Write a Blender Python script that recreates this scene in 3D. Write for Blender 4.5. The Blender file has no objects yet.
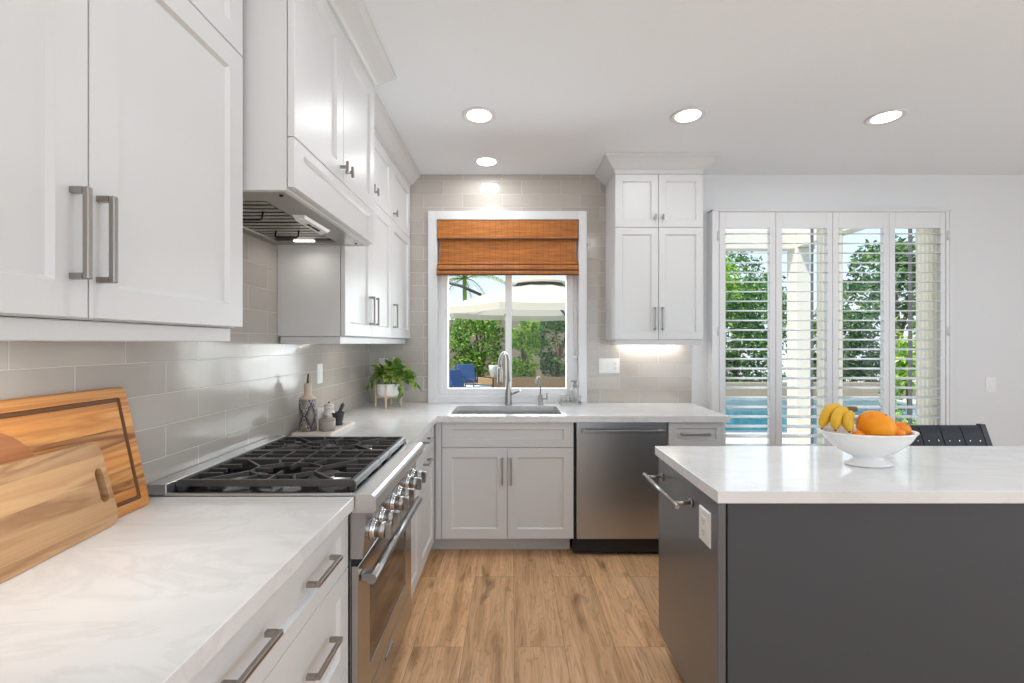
import bpy, bmesh, math, random
from mathutils import Vector, Matrix, Euler, noise

random.seed(7)
S = bpy.context.scene
C = S.collection
PI = math.pi

# ------------------------------------------------------------------ camera
cam_d = bpy.data.cameras.new('camera')
cam_d.sensor_width = 36.0
cam_d.lens = 16.0
cam_d.shift_y = 1.5 / 1024
cam_d.clip_start = 0.02
cam = bpy.data.objects.new('camera', cam_d)
cam.location = (0, 0, 1.38)
cam.rotation_euler = (PI / 2, 0, 0)
C.objects.link(cam)
S.camera = cam

# ------------------------------------------------------------------ view / world / sun
S.view_settings.view_transform = 'Standard'
S.view_settings.look = 'None'
S.view_settings.gamma = 1
S.view_settings.use_curve_mapping = False
S.view_settings.exposure = 0.08
S.cycles.use_denoising = True
S.cycles.max_bounces = 10
S.cycles.diffuse_bounces = 5
S.cycles.glossy_bounces = 4
S.cycles.transparent_max_bounces = 16
S.cycles.sample_clamp_indirect = 6.0
S.cycles.caustics_reflective = False
S.cycles.caustics_refractive = False

W = bpy.data.worlds.new('sky')
S.world = W
W.use_nodes = True
nt = W.node_tree
nt.nodes.clear()
wo = nt.nodes.new('ShaderNodeOutputWorld')
bg = nt.nodes.new('ShaderNodeBackground')
tc = nt.nodes.new('ShaderNodeTexCoord')
sx = nt.nodes.new('ShaderNodeSeparateXYZ')
rp = nt.nodes.new('ShaderNodeValToRGB')
rp.color_ramp.elements[0].position = 0.0
rp.color_ramp.elements[0].color = (0.86, 0.92, 1.0, 1)
rp.color_ramp.elements[1].position = 0.7
rp.color_ramp.elements[1].color = (0.36, 0.58, 0.95, 1)
e = rp.color_ramp.elements.new(0.2)
e.color = (0.66, 0.82, 1.0, 1)
nt.links.new(tc.outputs['Generated'], sx.inputs[0])
nt.links.new(sx.outputs['Z'], rp.inputs[0])
nt.links.new(rp.outputs[0], bg.inputs[0])
bg.inputs[1].default_value = 1.25
nt.links.new(bg.outputs[0], wo.inputs[0])

sun_d = bpy.data.lights.new('sun', 'SUN')
sun_d.energy = 5.5
sun_d.angle = 0.01
sun_d.color = (1.0, 0.95, 0.86)
sun = bpy.data.objects.new('sun', sun_d)
sun.rotation_euler = Vector((0.42, 0.42, -1.0)).to_track_quat('-Z', 'Y').to_euler()
sun.location = (-4, -4, 12)
C.objects.link(sun)


def area_light(name, loc, direction, sx_, sy_, power, color=(1, 1, 1), shape='RECTANGLE', spread=PI):
    d = bpy.data.lights.new(name, 'AREA')
    d.shape = shape
    d.size = sx_
    if shape == 'RECTANGLE':
        d.size_y = sy_
    d.energy = power
    d.color = color
    d.spread = spread
    o = bpy.data.objects.new(name, d)
    o.location = loc
    o.rotation_euler = Vector(direction).to_track_quat('-Z', 'Y').to_euler()
    C.objects.link(o)
    return o


P_REAR, P_SIDE, P_SLIDE, P_SINK, P_CAN, P_UNDER, P_HOOD = 47, 30, 14, 13, 3.0, 1.0, 0.2
area_light('fill_rear', (2.3, -3.55, 1.25), (0, 1, 0.2), 5.2, 2.2, P_REAR, (0.76, 0.89, 1.0))  # added fill lamp behind the camera, set in an invented opening
area_light('fill_side', (5.15, 0.2, 1.35), (-1, 0, 0), 2.8, 2.1, P_SIDE, (0.76, 0.89, 1.0))  # added fill lamp on the unseen right, no known window there
area_light('daylight_patio_door', (2.46, 3.76, 1.25), (0, -1, 0), 1.74, 2.2, P_SLIDE, (0.94, 0.975, 1.0))
area_light('daylight_sink_window', (-0.03, 3.76, 1.45), (0, -1, 0), 1.0, 0.9, P_SINK, (0.94, 0.975, 1.0))

# ------------------------------------------------------------------ materials


def new_mat(name):
    m = bpy.data.materials.new(name)
    m.use_nodes = True
    return m, m.node_tree, m.node_tree.nodes['Principled BSDF']


def simple(name, col, rough=0.5, metal=0.0, emit=0.0, ecol=None, spec=0.5, bump=0.0, bscale=300, coat=0.0, trans=0.0):
    m, t, b = new_mat(name)
    b.inputs['Base Color'].default_value = (*col, 1)
    b.inputs['Roughness'].default_value = rough
    b.inputs['Metallic'].default_value = metal
    b.inputs['Specular IOR Level'].default_value = spec
    b.inputs['Coat Weight'].default_value = coat
    b.inputs['Coat Roughness'].default_value = 0.20 if 0.55 < coat else 0.03
    b.inputs['Transmission Weight'].default_value = trans
    if emit:
        b.inputs['Emission Color'].default_value = (*(ecol or col), 1)
        b.inputs['Emission Strength'].default_value = emit
    if bump:
        n = t.nodes.new('ShaderNodeTexNoise')
        n.inputs['Scale'].default_value = bscale
        n.inputs['Detail'].default_value = 3
        tcn = t.nodes.new('ShaderNodeTexCoord')
        t.links.new(tcn.outputs['Object'], n.inputs['Vector'])
        bu = t.nodes.new('ShaderNodeBump')
        bu.inputs['Strength'].default_value = bump
        bu.inputs['Distance'].default_value = 0.002
        t.links.new(n.outputs['Fac'], bu.inputs['Height'])
        t.links.new(bu.outputs[0], b.inputs['Normal'])
    return m


def ramp(t, fac, stops):
    r = t.nodes.new('ShaderNodeValToRGB')
    cr = r.color_ramp
    cr.elements[0].position = stops[0][0]
    cr.elements[0].color = (*stops[0][1], 1)
    cr.elements[1].position = stops[-1][0]
    cr.elements[1].color = (*stops[-1][1], 1)
    for p, c in stops[1:-1]:
        el = cr.elements.new(p)
        el.color = (*c, 1)
    t.links.new(fac, r.inputs[0])
    return r


def mix(t, fac, a, b, mode='MIX'):
    n = t.nodes.new('ShaderNodeMix')
    n.data_type = 'RGBA'
    n.blend_type = mode
    for sock, v in ((n.inputs[0], fac), (n.inputs[6], a), (n.inputs[7], b)):
        if isinstance(v, bpy.types.NodeSocket):
            t.links.new(v, sock)
        elif isinstance(v, tuple):
            sock.default_value = (*v, 1)
        else:
            sock.default_value = v
    return n.outputs[2]


def objcoord(t, order='XYZ', off=(0, 0, 0), scale=(1, 1, 1)):
    c = t.nodes.new('ShaderNodeTexCoord')
    s = t.nodes.new('ShaderNodeSeparateXYZ')
    t.links.new(c.outputs['Object'], s.inputs[0])
    k = t.nodes.new('ShaderNodeCombineXYZ')
    for i, a in enumerate(order):
        t.links.new(s.outputs[a], k.inputs[i])
    mp = t.nodes.new('ShaderNodeMapping')
    mp.inputs['Location'].default_value = off
    mp.inputs['Scale'].default_value = scale
    t.links.new(k.outputs[0], mp.inputs[0])
    return mp.outputs[0]


def tex_noise(t, vec, scale, detail=4, rough=0.5, dist=0.0):
    n = t.nodes.new('ShaderNodeTexNoise')
    n.inputs['Scale'].default_value = scale
    n.inputs['Detail'].default_value = detail
    n.inputs['Roughness'].default_value = rough
    n.inputs['Distortion'].default_value = dist
    t.links.new(vec, n.inputs['Vector'])
    return n.outputs['Fac']


def tile_mat(name, order, off):
    m, t, b = new_mat(name)
    v = objcoord(t, order, off)
    br = t.nodes.new('ShaderNodeTexBrick')
    br.inputs['Scale'].default_value = 1
    br.inputs['Brick Width'].default_value = 0.305
    br.inputs['Row Height'].default_value = 0.1016
    br.inputs['Mortar Size'].default_value = 0.0022
    br.inputs['Mortar Smooth'].default_value = 0.35
    br.inputs['Color1'].default_value = (0.430, 0.393, 0.350, 1)
    br.inputs['Color2'].default_value = (0.495, 0.455, 0.410, 1)
    br.inputs['Mortar'].default_value = (0.68, 0.65, 0.60, 1)
    t.links.new(v, br.inputs['Vector'])
    nz = tex_noise(t, objcoord(t, order, (0, 0, 0), (2, 14, 1)), 3.0, 3)
    c = mix(t, nz, br.outputs['Color'], (0.53, 0.50, 0.455), 'MIX')
    c2 = mix(t, 0.25, br.outputs['Color'], c)
    t.links.new(c2, b.inputs['Base Color'])
    b.inputs['Roughness'].default_value = 0.14
    b.inputs['Specular IOR Level'].default_value = 0.6
    b.inputs['Coat Weight'].default_value = 0.10
    b.inputs['Coat Roughness'].default_value = 0.06
    bu = t.nodes.new('ShaderNodeBump')
    bu.invert = True
    bu.inputs['Strength'].default_value = 0.8
    bu.inputs['Distance'].default_value = 0.003
    t.links.new(br.outputs['Fac'], bu.inputs['Height'])
    n2 = tex_noise(t, v, 9.0, 1)
    bu2 = t.nodes.new('ShaderNodeBump')
    bu2.inputs['Strength'].default_value = 0.10
    bu2.inputs['Distance'].default_value = 0.01
    t.links.new(n2, bu2.inputs['Height'])
    t.links.new(bu.outputs[0], bu2.inputs['Normal'])
    t.links.new(bu2.outputs[0], b.inputs['Normal'])
    return m


def floor_mat():
    m, t, b = new_mat('oak_planks')
    v = objcoord(t, 'YXZ', (0.35, -0.01, 0))
    br = t.nodes.new('ShaderNodeTexBrick')
    br.offset = 0.41
    br.offset_frequency = 2
    br.inputs['Scale'].default_value = 1
    br.inputs['Brick Width'].default_value = 1.52
    br.inputs['Row Height'].default_value = 0.2286
    br.inputs['Mortar Size'].default_value = 0.0009
    br.inputs['Mortar Smooth'].default_value = 0.2
    br.inputs['Color1'].default_value = (0.0, 0.0, 0.0, 1)
    br.inputs['Color2'].default_value = (1.0, 1.0, 1.0, 1)
    br.inputs['Mortar'].default_value = (0.5, 0.5, 0.5, 1)
    t.links.new(v, br.inputs['Vector'])
    # shift the grain from plank to plank
    sc = t.nodes.new('ShaderNodeVectorMath')
    sc.operation = 'SCALE'
    t.links.new(br.outputs['Color'], sc.inputs[0])
    sc.inputs['Scale'].default_value = 13.0
    ad = t.nodes.new('ShaderNodeVectorMath')
    ad.operation = 'ADD'
    t.links.new(objcoord(t, 'YXZ', (0, 0, 0), (1, 9, 1)), ad.inputs[0])
    t.links.new(sc.outputs[0], ad.inputs[1])
    wv = t.nodes.new('ShaderNodeTexNoise')
    wv.inputs['Scale'].default_value = 1.5
    wv.inputs['Detail'].default_value = 3
    wv.inputs['Distortion'].default_value = 0.7
    t.links.new(ad.outputs[0], wv.inputs['Vector'])
    # ring lines
    mt = t.nodes.new('ShaderNodeMath')
    mt.operation = 'MULTIPLY'
    mt.inputs[1].default_value = 24
    t.links.new(wv.outputs['Fac'], mt.inputs[0])
    fr = t.nodes.new('ShaderNodeMath')
    fr.operation = 'PINGPONG'
    fr.inputs[1].default_value = 1.0
    t.links.new(mt.outputs[0], fr.inputs[0])
    base = ramp(t, wv.outputs['Fac'], [(0.25, (0.50, 0.28, 0.14)), (0.45, (0.76, 0.465, 0.25)), (0.62, (0.85, 0.55, 0.32)), (0.8, (0.60, 0.355, 0.185))])
    rings = ramp(t, fr.outputs[0], [(0.0, (0.74, 0.70, 0.66)), (0.35, (1.0, 1.0, 1.0)), (1.0, (1.0, 1.0, 1.0))])
    c = mix(t, 0.8, base.outputs[0], rings.outputs[0], 'MULTIPLY')
    ad2 = t.nodes.new('ShaderNodeVectorMath')
    ad2.operation = 'ADD'
    t.links.new(objcoord(t, 'YXZ', (0, 0, 0), (4, 150, 1)), ad2.inputs[0])
    t.links.new(sc.outputs[0], ad2.inputs[1])
    fine = tex_noise(t, ad2.outputs[0], 1.0, 3)
    fr2 = ramp(t, fine, [(0.3, (0.80, 0.77, 0.74)), (0.6, (1.06, 1.06, 1.06))])
    c = mix(t, 0.8, c, fr2.outputs[0], 'MULTIPLY')
    tone = ramp(t, br.outputs['Color'], [(0.0, (0.90, 0.90, 0.90)), (1.0, (1.12, 1.10, 1.06))])
    c = mix(t, 1.0, c, tone.outputs[0], 'MULTIPLY')
    ad3 = t.nodes.new('ShaderNodeVectorMath')
    ad3.operation = 'ADD'
    t.links.new(objcoord(t, 'YXZ', (0, 0, 0), (2.2, 8, 1)), ad3.inputs[0])
    t.links.new(sc.outputs[0], ad3.inputs[1])
    kn = ramp(t, tex_noise(t, ad3.outputs[0], 1.3, 2, 0.5, 0.6), [(0.26, (0.52, 0.46, 0.42)), (0.37, (1, 1, 1)), (1.0, (1, 1, 1))])
    c = mix(t, 1.0, c, kn.outputs[0], 'MULTIPLY')
    c = mix(t, br.outputs['Fac'], c, (0.24, 0.13, 0.07))
    t.links.new(c, b.inputs['Base Color'])
    b.inputs['Roughness'].default_value = 0.42
    b.inputs['Specular IOR Level'].default_value = 0.35
    bu = t.nodes.new('ShaderNodeBump')
    bu.inputs['Strength'].default_value = 0.12
    bu.inputs['Distance'].default_value = 0.002
    t.links.new(fine, bu.inputs['Height'])
    t.links.new(bu.outputs[0], b.inputs['Normal'])
    return m


def quartz_mat():
    m, t, b = new_mat('white_quartz')
    v = objcoord(t, 'XYZ', (0, 0, 0), (1.0, 2.4, 1.6))
    warp = tex_noise(t, v, 2.2, 6, 0.62, 1.2)
    vein = ramp(t, warp, [(0.45, (0.0, 0.0, 0.0)), (0.50, (1, 1, 1)), (0.55, (0.0, 0.0, 0.0))])
    cloud = tex_noise(t, v, 3.2, 4, 0.55, 0.4)
    base = ramp(t, cloud, [(0.35, (0.77, 0.775, 0.78)), (0.6, (0.715, 0.72, 0.725))])
    c = mix(t, 0.16, base.outputs[0], mix(t, vein.outputs[0], (0.83, 0.83, 0.82), (0.50, 0.50, 0.49)))
    t.links.new(c, b.inputs['Base Color'])
    b.inputs['Roughness'].default_value = 0.11
    b.inputs['Specular IOR Level'].default_value = 0.55
    return m


def steel_mat(name, col=(0.50, 0.49, 0.47), rough=0.26, order='XYZ', scale=(2, 2, 260), var=0.10):
    m, t, b = new_mat(name)
    v = objcoord(t, order, (0, 0, 0), scale)
    n = tex_noise(t, v, 1.0, 2)
    r = t.nodes.new('ShaderNodeMapRange')
    r.inputs[3].default_value = rough - var / 2
    r.inputs[4].default_value = rough + var / 2
    t.links.new(n, r.inputs[0])
    t.links.new(r.outputs[0], b.inputs['Roughness'])
    b.inputs['Base Color'].default_value = (*col, 1)
    b.inputs['Metallic'].default_value = 1
    b.inputs['Anisotropic'].default_value = 0.4
    return m


def wood_mat(name, cols, order='YZX', stretch=(1.2, 22, 6), rings=9, rough=0.42, dist=0.9, plank=None):
    m, t, b = new_mat(name)
    v = objcoord(t, order, (0, 0, 0), stretch)
    if plank:
        br = t.nodes.new('ShaderNodeTexBrick')
        br.offset = 0.37
        br.inputs['Scale'].default_value = 1
        br.inputs['Brick Width'].default_value = plank[0]
        br.inputs['Row Height'].default_value = plank[1]
        br.inputs['Mortar Size'].default_value = 0.0
        br.inputs['Color1'].default_value = (0, 0, 0, 1)
        br.inputs['Color2'].default_value = (1, 1, 1, 1)
        t.links.new(objcoord(t, order, (20, 0, 0)), br.inputs['Vector'])
        sc = t.nodes.new('ShaderNodeVectorMath')
        sc.operation = 'SCALE'
        sc.inputs['Scale'].default_value = 17.0
        t.links.new(br.outputs['Color'], sc.inputs[0])
        ad = t.nodes.new('ShaderNodeVectorMath')
        ad.operation = 'ADD'
        t.links.new(v, ad.inputs[0])
        t.links.new(sc.outputs[0], ad.inputs[1])
        v = ad.outputs[0]
    n = tex_noise(t, v, 1.0, 4, 0.5, dist)
    mt = t.nodes.new('ShaderNodeMath')
    mt.operation = 'MULTIPLY'
    mt.inputs[1].default_value = rings
    t.links.new(n, mt.inputs[0])
    pp = t.nodes.new('ShaderNodeMath')
    pp.operation = 'PINGPONG'
    pp.inputs[1].default_value = 1
    t.links.new(mt.outputs[0], pp.inputs[0])
    k = len(cols)
    r = ramp(t, pp.outputs[0], [(i / (k - 1), c) for i, c in enumerate(cols)])
    out = r.outputs[0]
    if plank:
        tone = ramp(t, br.outputs['Color'], [(0, (0.80, 0.77, 0.74)), (1, (1.12, 1.1, 1.06))])
        out = mix(t, 1.0, out, tone.outputs[0], 'MULTIPLY')
    t.links.new(out, b.inputs['Base Color'])
    b.inputs['Roughness'].default_value = rough
    return m


def leaf_mat(name, stops, rough=0.5, trans=0.35):
    m, t, b = new_mat(name)
    g = t.nodes.new('ShaderNodeNewGeometry')
    r = ramp(t, g.outputs['Random Per Island'], stops)
    t.links.new(r.outputs[0], b.inputs['Base Color'])
    b.inputs['Roughness'].default_value = rough
    b.inputs['Specular IOR Level'].default_value = 0.25
    tr = t.nodes.new('ShaderNodeBsdfTranslucent')
    t.links.new(r.outputs[0], tr.inputs['Color'])
    mx = t.nodes.new('ShaderNodeMixShader')
    mx.inputs[0].default_value = trans
    t.links.new(b.outputs[0], mx.inputs[1])
    t.links.new(tr.outputs[0], mx.inputs[2])
    out = [n for n in t.nodes if n.type == 'OUTPUT_MATERIAL'][0]
    t.links.new(mx.outputs[0], out.inputs[0])
    return m


def glass_mat():
    m = bpy.data.materials.new('clear_pane')
    m.use_nodes = True
    t = m.node_tree
    t.nodes.clear()
    o = t.nodes.new('ShaderNodeOutputMaterial')
    a = t.nodes.new('ShaderNodeBsdfTransparent')
    a.inputs[0].default_value = (0.97, 0.985, 0.98, 1)
    g = t.nodes.new('ShaderNodeBsdfGlossy')
    g.inputs['Roughness'].default_value = 0.02
    f = t.nodes.new('ShaderNodeFresnel')
    f.inputs[0].default_value = 1.22
    mx = t.nodes.new('ShaderNodeMixShader')
    t.links.new(f.outputs[0], mx.inputs[0])
    t.links.new(a.outputs[0], mx.inputs[1])
    t.links.new(g.outputs[0], mx.inputs[2])
    t.links.new(mx.outputs[0], o.inputs[0])
    return m


def blind_mat():
    m, t, b = new_mat('woven_bamboo')
    v = objcoord(t, 'XZY', (0, 0, 0), (7, 240, 1))
    n = tex_noise(t, v, 1.0, 3, 0.6)
    v2 = objcoord(t, 'XZY', (0, 0, 0), (3, 40, 1))
    n2 = tex_noise(t, v2, 1.0, 3, 0.6)
    r = ramp(t, n, [(0.25, (0.22, 0.058, 0.008)), (0.5, (0.47, 0.155, 0.022)), (0.75, (0.66, 0.26, 0.045))])
    r2 = ramp(t, n2, [(0.3, (0.72, 0.68, 0.62)), (0.65, (1.12, 1.12, 1.12))])
    c = mix(t, 0.9, r.outputs[0], r2.outputs[0], 'MULTIPLY')
    # dark weft stitching every 4 cm
    w = t.nodes.new('ShaderNodeTexWave')
    w.wave_type = 'BANDS'
    w.bands_direction = 'X'
    w.inputs['Scale'].default_value = 0.3141 / 0.046
    w.inputs['Distortion'].default_value = 0.3
    t.links.new(objcoord(t, 'XZY'), w.inputs['Vector'])
    st = ramp(t, w.outputs['Fac'], [(0.0, (0.72, 0.68, 0.62)), (0.05, (1, 1, 1)), (1, (1, 1, 1))])
    c = mix(t, 1.0, c, st.outputs[0], 'MULTIPLY')
    t.links.new(c, b.inputs['Base Color'])
    b.inputs['Roughness'].default_value = 0.55
    bu = t.nodes.new('ShaderNodeBump')
    bu.inputs['Strength'].default_value = 0.4
    bu.inputs['Distance'].default_value = 0.003
    t.links.new(n, bu.inputs['Height'])
    t.links.new(bu.outputs[0], b.inputs['Normal'])
    return m


def snake_mat():
    m, t, b = new_mat('snakeskin_glaze')
    v = objcoord(t, 'XZY')
    mp = t.nodes.new('ShaderNodeMapping')
    c0 = t.nodes.new('ShaderNodeTexCoord')
    sp = t.nodes.new('ShaderNodeSeparateXYZ')
    t.links.new(c0.outputs['Object'], sp.inputs[0])
    at = t.nodes.new('ShaderNodeMath')
    at.operation = 'ARCTAN2'
    t.links.new(sp.outputs['X'], at.inputs[0])
    t.links.new(sp.outputs['Y'], at.inputs[1])
    # diamonds: |u| + |v| folded
    a1 = t.nodes.new('ShaderNodeMath')
    a1.operation = 'MULTIPLY'
    a1.inputs[1].default_value = 4 / (2 * PI) * 2
    t.links.new(at.outputs[0], a1.inputs[0])
    p1 = t.nodes.new('ShaderNodeMath')
    p1.operation = 'PINGPONG'
    p1.inputs[1].default_value = 1
    t.links.new(a1.outputs[0], p1.inputs[0])
    z1 = t.nodes.new('ShaderNodeMath')
    z1.operation = 'MULTIPLY'
    z1.inputs[1].default_value = 13.0
    t.links.new(sp.outputs['Z'], z1.inputs[0])
    p2 = t.nodes.new('ShaderNodeMath')
    p2.operation = 'PINGPONG'
    p2.inputs[1].default_value = 1
    t.links.new(z1.outputs[0], p2.inputs[0])
    su = t.nodes.new('ShaderNodeMath')
    su.operation = 'ADD'
    t.links.new(p1.outputs[0], su.inputs[0])
    t.links.new(p2.outputs[0], su.inputs[1])
    nz = t.nodes.new('ShaderNodeTexVoronoi')
    nz.inputs['Scale'].default_value = 150
    t.links.new(c0.outputs['Object'], nz.inputs['Vector'])
    nn = t.nodes.new('ShaderNodeMath')
    nn.operation = 'MULTIPLY_ADD'
    nn.inputs[1].default_value = 0.30
    t.links.new(nz.outputs['Distance'], nn.inputs[0])
    t.links.new(su.outputs[0], nn.inputs[2])
    r = ramp(t, nn.outputs[0], [(0.0, (0.20, 0.16, 0.12)), (0.42, (0.26, 0.21, 0.16)), (0.47, (0.75, 0.70, 0.62)), (0.5, (0.03, 0.03, 0.04)),
                                (0.56, (0.03, 0.03, 0.04)), (0.60, (0.60, 0.55, 0.48)), (0.66, (0.03, 0.03, 0.03)), (0.8, (0.08, 0.08, 0.085)), (1.0, (0.30, 0.26, 0.22))])
    hv = t.nodes.new('ShaderNodeMath')
    hv.operation = 'MULTIPLY'
    hv.inputs[1].default_value = 0.55
    t.links.new(nn.outputs[0], hv.inputs[0])
    t.links.new(hv.outputs[0], r.inputs[0])
    t.links.new(r.outputs[0], b.inputs['Base Color'])
    b.inputs['Roughness'].default_value = 0.3
    return m


def fruit_mat(name, c1, c2, scale=60, rough=0.45, bump=0.25):
    m, t, b = new_mat(name)
    v = objcoord(t)
    n = tex_noise(t, v, 9, 3)
    r = ramp(t, n, [(0.3, c1), (0.7, c2)])
    t.links.new(r.outputs[0], b.inputs['Base Color'])
    b.inputs['Roughness'].default_value = rough
    b.inputs['Specular IOR Level'].default_value = 0.3
    vo = t.nodes.new('ShaderNodeTexVoronoi')
    vo.inputs['Scale'].default_value = scale * 6
    t.links.new(v, vo.inputs['Vector'])
    bu = t.nodes.new('ShaderNodeBump')
    bu.inputs['Strength'].default_value = bump
    bu.inputs['Distance'].default_value = 0.001
    t.links.new(vo.outputs['Distance'], bu.inputs['Height'])
    t.links.new(bu.outputs[0], b.inputs['Normal'])
    return m


def water_mat():
    m, t, b = new_mat('pool_water_blue')
    n = tex_noise(t, objcoord(t), 3, 3)
    r = ramp(t, n, [(0.3, (0.02, 0.14, 0.21)), (0.7, (0.06, 0.26, 0.34))])
    t.links.new(r.outputs[0], b.inputs['Base Color'])
    b.inputs['Roughness'].default_value = 0.08
    bu = t.nodes.new('ShaderNodeBump')
    bu.inputs['Strength'].default_value = 0.3
    bu.inputs['Distance'].default_value = 0.03
    t.links.new(n, bu.inputs['Height'])
    t.links.new(bu.outputs[0], b.inputs['Normal'])
    return m


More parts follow.
